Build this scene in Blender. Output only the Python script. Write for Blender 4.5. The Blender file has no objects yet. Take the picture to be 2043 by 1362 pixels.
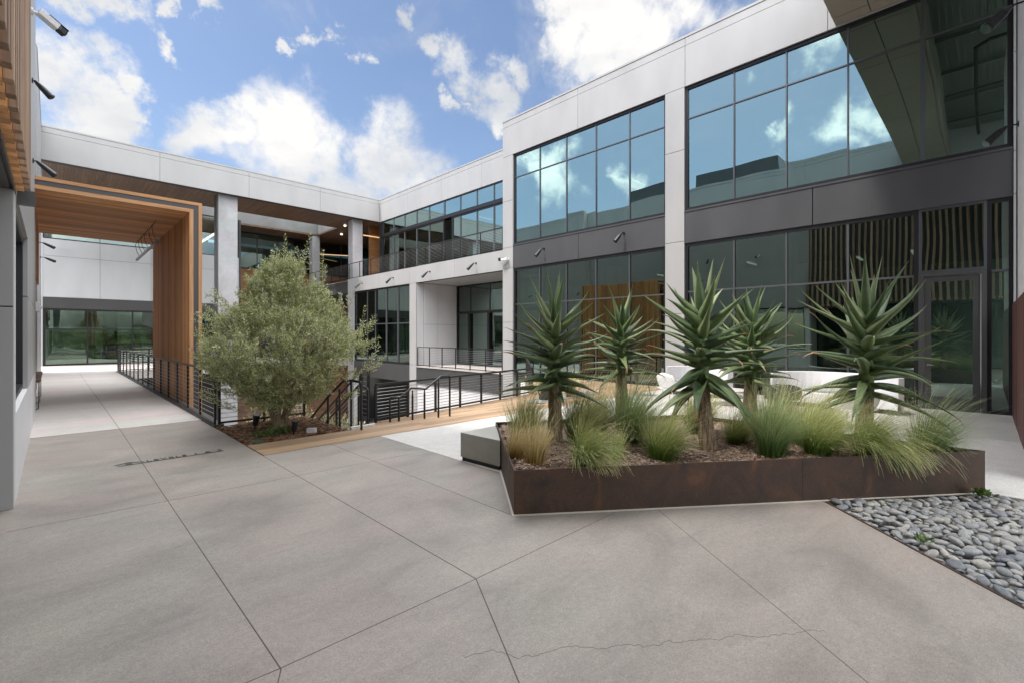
import bpy, math, random
from mathutils import Vector, Matrix, noise
random.seed(7)
S = bpy.context.scene
R = math.radians

# ------------------------------------------------------------------ camera
cam_d = bpy.data.cameras.new("camera")
cam = bpy.data.objects.new("camera", cam_d)
S.collection.objects.link(cam)
cam_d.sensor_width = 36.0
cam_d.lens = 16.39
cam_d.shift_y = -0.0059
cam_d.clip_end = 2000
cam.location = (0, 0, 1.7)
cam.rotation_euler = (R(90), 0, R(-44.58))
S.camera = cam

# ------------------------------------------------------------------ light
SUN = Vector((-0.45, 0.16, 0.86)).normalized()
W = bpy.data.worlds.new("World")
S.world = W
W.use_nodes = True
UNSEEN_CLOUD_FILL = 1.75  # extra strength given to unseen clouds to light the shaded foreground
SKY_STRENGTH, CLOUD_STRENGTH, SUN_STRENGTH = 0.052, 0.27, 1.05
def build_world():
    nt = W.node_tree
    nt.nodes.clear()
    N, L = nt.nodes.new, nt.links.new
    out = N('ShaderNodeOutputWorld')
    sky = N('ShaderNodeTexSky'); sky.sky_type = 'NISHITA'; sky.sun_disc = False
    sky.sun_elevation = math.asin(SUN.z); sky.sun_rotation = math.atan2(SUN.x, SUN.y)
    sky.air_density = 1.0; sky.dust_density = 2.0; sky.ozone_density = 2.5
    bg1 = N('ShaderNodeBackground'); bg1.inputs[1].default_value = SKY_STRENGTH
    L(sky.outputs[0], bg1.inputs[0])
    bg2 = N('ShaderNodeBackground'); bg2.inputs[1].default_value = CLOUD_STRENGTH
    tc = N('ShaderNodeTexCoord')
    def math_(op, a, b=None, clamp=False):
        m = N('ShaderNodeMath'); m.operation = op; m.use_clamp = clamp
        for i, x in enumerate((a, b)):
            if x is None: continue
            if isinstance(x, (int, float)): m.inputs[i].default_value = x
            else: L(x, m.inputs[i])
        return m.outputs[0]
    # clouds: soft cores in fixed directions of the sky (azimuth from +Y, elevation, radius), broken up by noise
    wn = N('ShaderNodeTexNoise'); wn.inputs['Scale'].default_value = 7; wn.inputs['Detail'].default_value = 7; wn.inputs['Roughness'].default_value = 0.62
    L(tc.outputs['Generated'], wn.inputs['Vector'])
    ws = N('ShaderNodeVectorMath'); ws.operation = 'SUBTRACT'; L(wn.outputs['Color'], ws.inputs[0]); ws.inputs[1].default_value = (.5, .5, .5)
    wsc = N('ShaderNodeVectorMath'); wsc.operation = 'SCALE'; L(ws.outputs[0], wsc.inputs[0]); wsc.inputs['Scale'].default_value = 0.26
    wa = N('ShaderNodeVectorMath'); wa.operation = 'ADD'; L(tc.outputs['Generated'], wa.inputs[0]); L(wsc.outputs[0], wa.inputs[1])
    cur = None
    for az, el, r in CLOUDS:
        c = Vector((math.sin(R(az))*math.cos(R(el)), math.cos(R(az))*math.cos(R(el)), math.sin(R(el))))
        v = N('ShaderNodeVectorMath'); v.operation = 'DISTANCE'
        L(wa.outputs[0], v.inputs[0]); v.inputs[1].default_value = c
        mr = N('ShaderNodeMapRange'); L(v.outputs['Value'], mr.inputs[0])
        mr.inputs[1].default_value = R(r)*0.25; mr.inputs[2].default_value = R(r)*1.5
        mr.inputs[3].default_value = 1; mr.inputs[4].default_value = 0
        cur = mr.outputs[0] if cur is None else math_('MAXIMUM', cur, mr.outputs[0])
    n1 = N('ShaderNodeTexNoise'); n1.inputs['Scale'].default_value = 5.2; n1.inputs['Detail'].default_value = 11
    n1.inputs['Roughness'].default_value = 0.6; n1.inputs['Distortion'].default_value = 0.55
    L(tc.outputs['Generated'], n1.inputs['Vector'])
    n2 = N('ShaderNodeTexNoise'); n2.inputs['Scale'].default_value = 2.6; n2.inputs['Detail'].default_value = 9
    n2.inputs['Roughness'].default_value = 0.65
    mp = N('ShaderNodeMapping'); mp.inputs['Location'].default_value = (3.1, 7.7, 1.3); mp.inputs['Scale'].default_value = (1, 1, 2)
    L(tc.outputs['Generated'], mp.inputs[0]); L(mp.outputs[0], n2.inputs['Vector'])
    bod = math_('MULTIPLY', cur, 1.0)
    amp = math_('MULTIPLY', math_('SUBTRACT', n1.outputs[0], 0.5), 2.3)
    gate = math_('MINIMUM', math_('ADD', math_('MULTIPLY', cur, 2.5), 0.45), 1.0)
    dens = math_('ADD', bod, math_('MULTIPLY', amp, gate))
    mr = N('ShaderNodeMapRange'); mr.interpolation_type = 'SMOOTHSTEP'
    L(dens, mr.inputs[0]); mr.inputs[1].default_value = 0.08; mr.inputs[2].default_value = 0.98
    veil = N('ShaderNodeMapRange'); veil.interpolation_type = 'SMOOTHSTEP'
    L(n2.outputs[0], veil.inputs[0]); veil.inputs[1].default_value = 0.5; veil.inputs[2].default_value = 0.85; veil.inputs[4].default_value = 0.22
    core = math_('POWER', mr.outputs[0], 1.35)
    fac = math_('MAXIMUM', core, math_('MULTIPLY', veil.outputs[0], 0.8))
    # cloud body: greyer undersides and folds
    n3 = N('ShaderNodeTexNoise'); n3.inputs['Scale'].default_value = 3.4; n3.inputs['Detail'].default_value = 6; n3.inputs['Roughness'].default_value = 0.55
    mp3 = N('ShaderNodeMapping'); mp3.inputs['Location'].default_value = (1.7, 4.2, 0.4); mp3.inputs['Scale'].default_value = (1, 1, 2.2)
    L(tc.outputs['Generated'], mp3.inputs[0]); L(mp3.outputs[0], n3.inputs['Vector'])
    cr = N('ShaderNodeValToRGB')
    cr.color_ramp.elements[0].position = 0.30; cr.color_ramp.elements[0].color = (0.60, 0.64, 0.70, 1)
    cr.color_ramp.elements[1].position = 0.60; cr.color_ramp.elements[1].color = (1, .985, .965, 1)
    L(n3.outputs[0], cr.inputs[0]); L(cr.outputs[0], bg2.inputs[0])
    # unseen clouds behind the camera and overhead, brightened as added fill for the foreground
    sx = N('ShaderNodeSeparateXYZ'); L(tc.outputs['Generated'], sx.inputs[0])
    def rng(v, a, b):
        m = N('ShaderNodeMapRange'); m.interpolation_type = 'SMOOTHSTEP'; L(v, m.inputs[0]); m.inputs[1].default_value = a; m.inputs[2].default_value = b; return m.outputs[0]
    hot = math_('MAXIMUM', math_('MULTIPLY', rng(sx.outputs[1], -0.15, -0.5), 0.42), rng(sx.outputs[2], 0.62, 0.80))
    west = math_('MULTIPLY', rng(sx.outputs[0], -0.1, -0.45), 0.45)  # western clouds raised to outshine the sky in the window reflections
    L(math_('ADD', math_('ADD', math_('MULTIPLY', hot, UNSEEN_CLOUD_FILL), west), CLOUD_STRENGTH), bg2.inputs[1])
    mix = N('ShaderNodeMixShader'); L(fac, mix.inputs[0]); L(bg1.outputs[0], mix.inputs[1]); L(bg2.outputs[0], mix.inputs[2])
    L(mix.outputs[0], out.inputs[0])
CLOUDS = [  # the wide cores at the end are unseen, added to light the court
    (12.1, 19.9, 3.05), (15.3, 21.9, 2.69), (18.2, 19.6, 5.26), (22.8, 20.2, 4.51), (27.2, 19.7, 4.72), (31.2, 18.5, 4.92), (25.5, 16.9, 4.77), (20.2, 16.3, 4.03), (16.2, 21.2, 2.75), (0.8, 21.6, 2.71), (3.1, 19.5, 2.93), (0.5, 18.7, 3.11), (2.4, 16.4, 2.59), (4.9, 20.8, 1.5), (1.8, 27.1, 1.63), (4.2, 28.2, 1.69), (6.4, 27.2, 1.08), (7.2, 29.0, 0.89), (10.0, 30.4, 1.47), (35.9, 31.6, 1.67), (39.0, 29.5, 2.48), (40.8, 27.2, 2.83), (37.1, 26.6, 1.03), (43.3, 30.5, 1.97), (41.4, 24.7, 1.6), (51.2, 33.9, 3.23), (55.4, 31.4, 4.25), (61.3, 32.1, 4.95), (67.8, 31.0, 4.74), (54.3, 28.3, 2.99), (59.0, 29.3, 3.83), (49.4, 34.8, 2.28), (22.3, 31.2, 1.21), (19.7, 29.5, 0.86), (25.5, 30.5, 1.0), (31.8, 33.8, 1.35), (-46.0, 21.1, 2.83), (-50.0, 18.9, 2.63), (-48.2, 20.0, 1.9), (-59.5, 16.4, 2.1), (-76.0, 28.0, 1.88), (-79.1, 28.0, 1.95), (-81.5, 19.8, 2.39), (-73.7, 22.2, 1.52), (45, 66, 27), (-20, 60, 16), (120, 62, 18), (140, 25, 22), (185, 22, 22), (225, 25, 20), (160, 55, 25), (-150, 60, 22), (-100, 50, 10), (-60, 70, 10), (150, 35, 18), (200, 50, 15), (-150, 30, 16), (100, 75, 10)
]
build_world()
sd = bpy.data.lights.new("sun", 'SUN'); sd.energy = SUN_STRENGTH; sd.angle = R(6); sd.color = (1.0, 0.95, 0.88)
so = bpy.data.objects.new("sun", sd); S.collection.objects.link(so)
so.rotation_euler = SUN.to_track_quat('Z', 'Y').to_euler()
S.view_settings.view_transform = 'Standard'; S.view_settings.look = 'None'
S.view_settings.exposure = 1.93
S.view_settings.gamma = 1.0
S.render.engine = 'CYCLES'
S.cycles.use_denoising = True
S.cycles.max_bounces = 10; S.cycles.transparent_max_bounces = 16
S.cycles.diffuse_bounces = 4; S.cycles.glossy_bounces = 5
S.cycles.caustics_reflective = False; S.cycles.caustics_refractive = False
S.cycles.sample_clamp_indirect = 6

# ------------------------------------------------------------------ materials
def mat(name, color=(0.5, 0.5, 0.5), rough=0.6, metal=0.0, spec=0.5):
    m = bpy.data.materials.new(name); m.use_nodes = True
    b = m.node_tree.nodes['Principled BSDF']
    b.inputs['Base Color'].default_value = (*color, 1); b.inputs['Roughness'].default_value = rough
    b.inputs['Metallic'].default_value = metal; b.inputs['Specular IOR Level'].default_value = spec
    return m
class NT:
    def __init__(s, m):
        s.t = m.node_tree; s.b = s.t.nodes['Principled BSDF']
    def n(s, typ, **k):
        x = s.t.nodes.new(typ)
        for a, v in k.items(): setattr(x, a, v)
        return x
    def l(s, a, b): s.t.links.new(a, b)
    def pos(s, scale=(1, 1, 1), rot=0):
        g = s.n('ShaderNodeNewGeometry'); mp = s.n('ShaderNodeMapping')
        mp.inputs['Scale'].default_value = scale; mp.inputs['Rotation'].default_value = (0, 0, rot)
        s.l(g.outputs['Position'], mp.inputs[0]); return mp.outputs[0]
    def noise(s, vec, scale, detail=4, rough=0.5, dist=0.0):
        x = s.n('ShaderNodeTexNoise'); s.l(vec, x.inputs['Vector'])
        x.inputs['Scale'].default_value = scale; x.inputs['Detail'].default_value = detail
        x.inputs['Roughness'].default_value = rough; x.inputs['Distortion'].default_value = dist
        return x.outputs[0]
    def ramp(s, fac, stops):
        r = s.n('ShaderNodeValToRGB'); s.l(fac, r.inputs[0]); e = r.color_ramp.elements
        while len(e) < len(stops): e.new(0.5)
        for i, (p, c) in enumerate(stops):
            e[i].position = p; e[i].color = (*c, 1) if len(c) == 3 else c
        return r.outputs[0]
    def mix(s, a, b, fac, mode='MIX'):
        x = s.n('ShaderNodeMix'); x.data_type = 'RGBA'; x.blend_type = mode
        if isinstance(fac, (int, float)): x.inputs[0].default_value = fac
        else: s.l(fac, x.inputs[0])
        for i, v in ((6, a), (7, b)):
            if isinstance(v, tuple): x.inputs[i].default_value = (*v, 1)
            else: s.l(v, x.inputs[i])
        return x.outputs[2]
    def math(s, op, a, b=0.0):
        x = s.n('ShaderNodeMath', operation=op)
        for i, v in enumerate((a, b)):
            if isinstance(v, (int, float)): x.inputs[i].default_value = v
            else: s.l(v, x.inputs[i])
        return x.outputs[0]
    def bump(s, h, strength=0.3, dist=0.01):
        x = s.n('ShaderNodeBump'); x.inputs['Strength'].default_value = strength; x.inputs['Distance'].default_value = dist
        s.l(h, x.inputs['Height']); s.l(x.outputs[0], s.b.inputs['Normal'])
    def col(s, c): s.l(c, s.b.inputs['Base Color'])
    def rgh(s, c): s.l(c, s.b.inputs['Roughness'])
def grey(v): return (v, v, v)

def m_concrete(name, base, var=0.25, speck=0.12, rough=0.75, stretch=(1, 1, 1), tints=True):
    m = mat(name, base, rough); t = NT(m)
    p = t.pos(stretch); p0 = t.pos()
    big = t.noise(p, 0.55, 5, 0.55, 0.6)
    c = t.ramp(big, [(0.3, tuple(x*(1-var) for x in base)), (0.52, base), (0.72, tuple(min(1, x*(1+var*0.8)) for x in base))])
    if tints:
        h = t.noise(t.pos((0.8, 1.6, 1)), 0.45, 3, 0.5, 1.0)
        tint = t.ramp(h, [(0.35, (1.05, 0.97, 0.98)), (0.5, (1, 1, 1)), (0.65, (0.96, 1.0, 0.97))])
        c = t.mix(c, tint, 1.0, 'MULTIPLY')
    med = t.noise(p0, 5, 6, 0.65)
    c = t.mix(c, t.ramp(med, [(0.3, grey(0.90)), (0.7, grey(1.08))]), 1.0, 'MULTIPLY')
    fine = t.noise(p0, 160, 2, 0.7)
    c = t.mix(c, t.ramp(fine, [(0.33, grey(1-speck*2)), (0.5, grey(1)), (0.68, grey(1+speck*2.5))]), 1.0, 'MULTIPLY')
    t.col(c); t.rgh(t.ramp(med, [(0.3, grey(rough-0.12)), (0.7, grey(min(1, rough+0.12)))]))
    t.bump(fine, 0.25, 0.002)
    return m
M = {}
def m_pave():
    m = mat('grey_concrete', (0.32, 0.3, 0.27), 0.6); t = NT(m)
    base = (0.300, 0.268, 0.238)
    a = t.noise(t.pos((0.85, 1.15, 1), R(12)), 0.95, 8, 0.66, 0.9)
    c = t.ramp(a, [(0.30, tuple(x*.72 for x in base)), (0.45, tuple(x*.92 for x in base)), (0.56, base), (0.74, tuple(x*1.2 for x in base))])
    tint = t.ramp(t.noise(t.pos((1, 1, 1), 1.0), 0.4, 3, 0.5, 1.2), [(0.35, (1.03, 0.98, 0.98)), (0.5, (1, 1, 1)), (0.64, (0.97, 1.01, 0.99))])
    c = t.mix(c, tint, 1.0, 'MULTIPLY')
    s = t.noise(t.pos((0.7, 2.0, 1), R(-8)), 1.5, 8, 0.7, 0.6)      # trowel streaks
    c = t.mix(c, t.ramp(s, [(0.32, grey(0.88)), (0.5, grey(1)), (0.7, grey(1.06))]), 1.0, 'MULTIPLY')
    for sc, lo, hi in ((22, 0.90, 1.09), (75, 0.80, 1.18), (190, 0.72, 1.28)):
        n = t.noise(t.pos(), sc, 3, 0.75); c = t.mix(c, t.ramp(n, [(0.32, grey(lo)), (0.68, grey(hi))]), 1.0, 'MULTIPLY')
    v = t.n('ShaderNodeTexVoronoi'); v.inputs['Scale'].default_value = 9; t.l(t.pos(), v.inputs['Vector'])
    c = t.mix(c, (0.10, 0.09, 0.08), t.ramp(v.outputs['Distance'], [(0.02, grey(0.7)), (0.05, grey(0))]))
    d = t.noise(t.pos(), 1.7, 6, 0.7, 1.5)
    c = t.mix(c, (0.13, 0.115, 0.10), t.ramp(d, [(0.62, grey(0)), (0.80, grey(0.5))]))
    t.col(c); t.bump(n, 0.4, 0.002)
    t.rgh(t.ramp(a, [(0.3, grey(0.48)), (0.7, grey(0.68))]))
    return m
M['pavement'] = m_pave()
M['walkway'] = m_concrete('pale_concrete', (0.54, 0.50, 0.47), 0.10, 0.05, 0.7, (0.4, 1.8, 1))
M['terrace'] = m_concrete('white_aggregate', (0.50, 0.485, 0.46), 0.06, 0.16, 0.85, tints=False)
M['apron'] = m_concrete('door_apron_concrete', (0.45, 0.43, 0.40), 0.12, 0.08, 0.7)
M['column'] = m_concrete('column_concrete', (0.42, 0.42, 0.43), 0.22, 0.04, 0.6, (1, 1, 0.5))
M['opening'] = m_concrete('roof_opening_concrete', (0.20, 0.205, 0.20), 0.2, 0.04, 0.6)
M['bench'] = m_concrete('cast_concrete', (0.40, 0.385, 0.35), 0.12, 0.04, 0.6)
M['lower'] = m_concrete('lower_ground', (0.30, 0.29, 0.28), 0.1, 0.05, 0.8)
M['side_wall'] = m_concrete('side_wall_concrete', (0.66, 0.63, 0.60), 0.12, 0.05, 0.6)

def m_panel(name, c, rough=0.42, metal=0.0, var=0.05):
    m = mat(name, c, rough, metal); t = NT(m)
    n = t.noise(t.pos((1, 1, 0.35)), 1.3, 4, 0.5)
    t.col(t.mix(c, t.ramp(n, [(0.3, grey(1-var)), (0.7, grey(1+var))]), 1.0, 'MULTIPLY'))
    g = t.n('ShaderNodeNewGeometry')
    t.rgh(t.ramp(n, [(0.3, grey(rough-0.05)), (0.7, grey(rough+0.06))]))
    return m
M['panel'] = m_panel('light_grey_panel', (0.40, 0.395, 0.39), 0.45)
M['white_panel'] = m_panel('white_panel', (0.70, 0.70, 0.71), 0.5)
M['charcoal'] = m_panel('charcoal_panel', (0.090, 0.090, 0.092), 0.4, 0.3)
M['seam'] = mat('panel_seam', (0.05, 0.05, 0.05), 0.8)
M['joint'] = mat('dark_pavement_joint', (0.085, 0.073, 0.06), 0.9)  # one even dark tone for the joint strips
M['crack'] = mat('dark_pavement_crack', (0.13, 0.115, 0.10), 0.9)  # one even dark tone for the crack line
M['frame'] = mat('window_frame_metal', (0.028, 0.028, 0.032), 0.4, 0.4)
M['frame_grey'] = mat('mullion_grey_metal', (0.12, 0.125, 0.135), 0.4, 0.5)
M['rail'] = mat('railing_black_metal', (0.022, 0.021, 0.022), 0.42, 0.3)
M['cable'] = mat('steel_cable', (0.42, 0.42, 0.42), 0.3, 0.9)
M['fixture'] = mat('black_fixture_metal', (0.03, 0.032, 0.036), 0.3, 0.4)
M['lens'] = mat('lens_glass', (0.02, 0.06, 0.05), 0.08)
M['cam_white'] = mat('camera_housing_white', (0.72, 0.72, 0.72), 0.4)
M['int_wall'] = mat('interior_white_wall', (0.5, 0.5, 0.48), 0.8)
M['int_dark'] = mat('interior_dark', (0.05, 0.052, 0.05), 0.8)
M['int_floor'] = mat('interior_floor', (0.22, 0.22, 0.21), 0.5)
M['shade'] = mat('roller_shade', (0.72, 0.74, 0.74), 0.8)
M['beige'] = m_panel('beige_soffit_panel', (0.36, 0.33, 0.27), 0.5)
M['deckmetal'] = mat('galvanised_roof_deck', (0.22, 0.23, 0.205), 0.6)
M['pipe'] = mat('dark_pipe', (0.05, 0.05, 0.05), 0.5)
M['white_gloss'] = m_panel('white_gloss_panel', (0.66, 0.68, 0.69), 0.08)
M['furn_white'] = mat('white_moulded_plastic', (0.78, 0.78, 0.79), 0.35)
M['furn_grey'] = mat('charcoal_moulded_plastic', (0.06, 0.058, 0.062), 0.5)
M['cushion'] = mat('grey_cushion_fabric', (0.35, 0.35, 0.37), 0.9)
M['chalk'] = mat('caulk', (0.5, 0.46, 0.40), 0.8)
M['paint'] = mat('dark_floor_paint', (0.055, 0.055, 0.055), 0.7)
def emit(name, c, s):
    m = mat(name, c); b = m.node_tree.nodes['Principled BSDF']
    b.inputs['Emission Color'].default_value = (*c, 1); b.inputs['Emission Strength'].default_value = s
    return m
M['lamp'] = emit('warm_lamp', (1.0, 0.62, 0.32), 0.22)
M['lamp_white'] = emit('white_lamp', (1.0, 0.90, 0.78), 0.5)
M['exit'] = emit('green_exit_lamp', (0.1, 0.9, 0.45), 1.0)

def m_wood(name, c1, c2, axis='Z', pitch=None, rough=0.65, seam=0.05, sat=1.0, pitch_axis='Y'):
    """grain runs along axis; when pitch is given, boards of that width are laid across pitch_axis"""
    m = mat(name, c1, rough); t = NT(m)
    sc = {'X': (1.2, 22, 22), 'Y': (22, 1.2, 22), 'Z': (22, 22, 1.2)}[axis]
    n = t.noise(t.pos(sc), 1.0, 5, 0.6, 0.8)
    c = t.ramp(n, [(0.25, c2), (0.55, c1), (0.8, tuple(min(1, x*1.2) for x in c1))])
    g = t.n('ShaderNodeNewGeometry')
    if pitch:
        sx = t.n('ShaderNodeSeparateXYZ'); t.l(g.outputs['Position'], sx.inputs[0])
        u = t.math('DIVIDE', sx.outputs['XYZ'.index(pitch_axis)], pitch)
        wn = t.n('ShaderNodeTexWhiteNoise'); wn.noise_dimensions = '2D'
        cb = t.n('ShaderNodeCombineXYZ'); fl = t.math('FLOOR', u); t.l(fl, cb.inputs[0])
        ra = t.n('ShaderNodeTexWhiteNoise'); ra.noise_dimensions = '1D'; t.l(fl, ra.inputs['W'])
        o = sx.outputs['XYZ'.index(axis)]
        seg = t.math('FLOOR', t.math('ADD', t.math('DIVIDE', o, 2.6), t.math('MULTIPLY', ra.outputs['Value'], 5)))
        t.l(seg, cb.inputs[1]); t.l(cb.outputs[0], wn.inputs['Vector'])
        c = t.mix(c, t.ramp(wn.outputs['Value'], [(0, grey(0.72)), (1, grey(1.22))]), 1.0, 'MULTIPLY')
        fr = t.math('FRACT', u)
        c = t.mix(c, tuple(x*0.25 for x in c2), t.math('LESS_THAN', fr, seam))
        t.bump(t.math('LESS_THAN', fr, seam), -0.4, 0.004)
    else:
        c = t.mix(c, t.ramp(g.outputs['Random Per Island'], [(0, (0.74, 0.71, 0.68)), (0.5, (0.98, 0.98, 0.98)), (1, (1.28, 1.24, 1.16))]), 1.0, 'MULTIPLY')
        t.bump(n, 0.15, 0.003)
    t.col(c)
    return m
M['cedar_z'] = m_wood('cedar_upright', (0.68, 0.345, 0.145), (0.48, 0.22, 0.085), 'Z')
M['cedar_x'] = m_wood('cedar_cross', (0.80, 0.43, 0.19), (0.60, 0.29, 0.12), 'X')
M['cedar_trim'] = m_wood('cedar_trim', (0.58, 0.31, 0.145), (0.42, 0.20, 0.09), 'X')
M['cedar_trim_z'] = m_wood('cedar_trim_upright', (0.58, 0.31, 0.145), (0.42, 0.20, 0.09), 'Z')
M['screen_z'] = m_wood('screen_slat_weathered', (0.42, 0.29, 0.20), (0.26, 0.15, 0.09), 'Z')
M['deck'] = m_wood('deck_boards', (0.36, 0.245, 0.15), (0.25, 0.155, 0.09), 'X', 0.14, 0.7, 0.045)
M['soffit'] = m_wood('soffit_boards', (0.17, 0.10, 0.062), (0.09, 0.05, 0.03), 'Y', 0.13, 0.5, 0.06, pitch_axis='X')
M['wall_wood'] = m_wood('wood_wall_boards', (0.42, 0.20, 0.075), (0.28, 0.12, 0.04), 'X', 0.4, 0.5, 0.02, pitch_axis='Z')
M['brown_wood'] = m_wood('brown_wall_boards', (0.16, 0.085, 0.045), (0.10, 0.05, 0.03), 'X', 0.2, 0.5, 0.03, pitch_axis='Z')

def m_corten():
    m = mat('rusted_steel', (0.06, 0.03, 0.02), 0.62); t = NT(m)
    n = t.noise(t.pos((1, 1, 0.7)), 3.2, 8, 0.65, 0.7)
    c = t.ramp(n, [(0.30, (0.014, 0.009, 0.007)), (0.45, (0.040, 0.021, 0.013)), (0.58, (0.065, 0.031, 0.017)), (0.72, (0.15, 0.066, 0.030))])
    s = t.noise(t.pos((7, 7, 1.2)), 3, 5, 0.7)
    c = t.mix(c, (0.10, 0.09, 0.085), t.ramp(s, [(0.66, grey(0)), (0.8, grey(0.5))]))
    n3 = t.noise(t.pos((2, 2, 30)), 3, 4, 0.7)
    c = t.mix(c, (0.11, 0.095, 0.09), t.ramp(n3, [(0.68, grey(0)), (0.78, grey(0.35))]))
    f = t.noise(t.pos(), 60, 4, 0.7)
    c = t.mix(c, t.ramp(f, [(0.3, grey(0.75)), (0.7, grey(1.3))]), 1.0, 'MULTIPLY')
    t.col(c); t.bump(f, 0.25, 0.002)
    t.rgh(t.ramp(n, [(0.3, grey(0.45)), (0.7, grey(0.75))]))
    return m
M['corten'] = m_corten()
M['corten_red'] = m_panel('red_brown_cladding', (0.11, 0.042, 0.032), 0.6, 0, 0.15)

def m_glass(name, tint_t, tint_r, lo=0.30, hi=0.9, power=3.0, wavy=0.0):
    m = bpy.data.materials.new(name); m.use_nodes = True
    nt = m.node_tree; nt.nodes.clear(); N = nt.nodes.new; L = nt.links.new
    out = N('ShaderNodeOutputMaterial'); mx = N('ShaderNodeMixShader')
    tr = N('ShaderNodeBsdfTransparent'); tr.inputs[0].default_value = (*tint_t, 1)
    gl = N('ShaderNodeBsdfGlossy'); gl.inputs['Color'].default_value = (*tint_r, 1); gl.inputs['Roughness'].default_value = 0.0
    lw = N('ShaderNodeLayerWeight'); lw.inputs[0].default_value = 0.5
    pw = N('ShaderNodeMath'); pw.operation = 'POWER'; L(lw.outputs['Facing'], pw.inputs[0]); pw.inputs[1].default_value = power
    mr = N('ShaderNodeMapRange'); L(pw.outputs[0], mr.inputs[0]); mr.inputs[3].default_value = lo; mr.inputs[4].default_value = hi
    if wavy:
        gi = N('ShaderNodeNewGeometry'); wn = N('ShaderNodeTexWhiteNoise'); wn.noise_dimensions = '1D'; L(gi.outputs['Random Per Island'], wn.inputs['W'])
        a_ = N('ShaderNodeVectorMath'); a_.operation = 'SUBTRACT'; L(wn.outputs['Color'], a_.inputs[0]); a_.inputs[1].default_value = (.5, .5, .5)
        b_ = N('ShaderNodeVectorMath'); b_.operation = 'SCALE'; L(a_.outputs[0], b_.inputs[0]); b_.inputs['Scale'].default_value = 0.010
        c_ = N('ShaderNodeVectorMath'); c_.operation = 'ADD'; L(gi.outputs['Normal'], c_.inputs[0]); L(b_.outputs[0], c_.inputs[1])
        d_ = N('ShaderNodeVectorMath'); d_.operation = 'NORMALIZE'; L(c_.outputs[0], d_.inputs[0])
        g = N('ShaderNodeNewGeometry'); no = N('ShaderNodeTexNoise'); no.inputs['Scale'].default_value = 0.35; no.inputs['Detail'].default_value = 1.0
        L(g.outputs['Position'], no.inputs['Vector'])
        bp = N('ShaderNodeBump'); bp.inputs['Strength'].default_value = 1.0; bp.inputs['Distance'].default_value = wavy
        L(no.outputs[0], bp.inputs['Height']); L(d_.outputs[0], bp.inputs['Normal']); L(bp.outputs[0], gl.inputs['Normal'])
    L(mr.outputs[0], mx.inputs[0]); L(tr.outputs[0], mx.inputs[1]); L(gl.outputs[0], mx.inputs[2]); L(mx.outputs[0], out.inputs[0])
    return m
M['glass'] = m_glass('teal_tinted_glass', (0.34, 0.46, 0.43), (0.66, 0.87, 0.85), 0.42, 0.92, 2.5, 0.012)
M['glass_low'] = m_glass('green_tinted_glass', (0.34, 0.42, 0.38), (0.46, 0.57, 0.51), 0.34, 0.92, 2.5, 0.012)
M['glass_dark'] = m_glass('dark_green_glass', (0.42, 0.52, 0.46), (0.46, 0.56, 0.49), 0.30, 0.75, 3.0, 0.02)
M['glass_far'] = m_glass('clear_green_glass', (0.90, 0.96, 0.93), (0.80, 0.92, 0.90), 0.14, 0.85, 3.0, 0.008)

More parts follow.
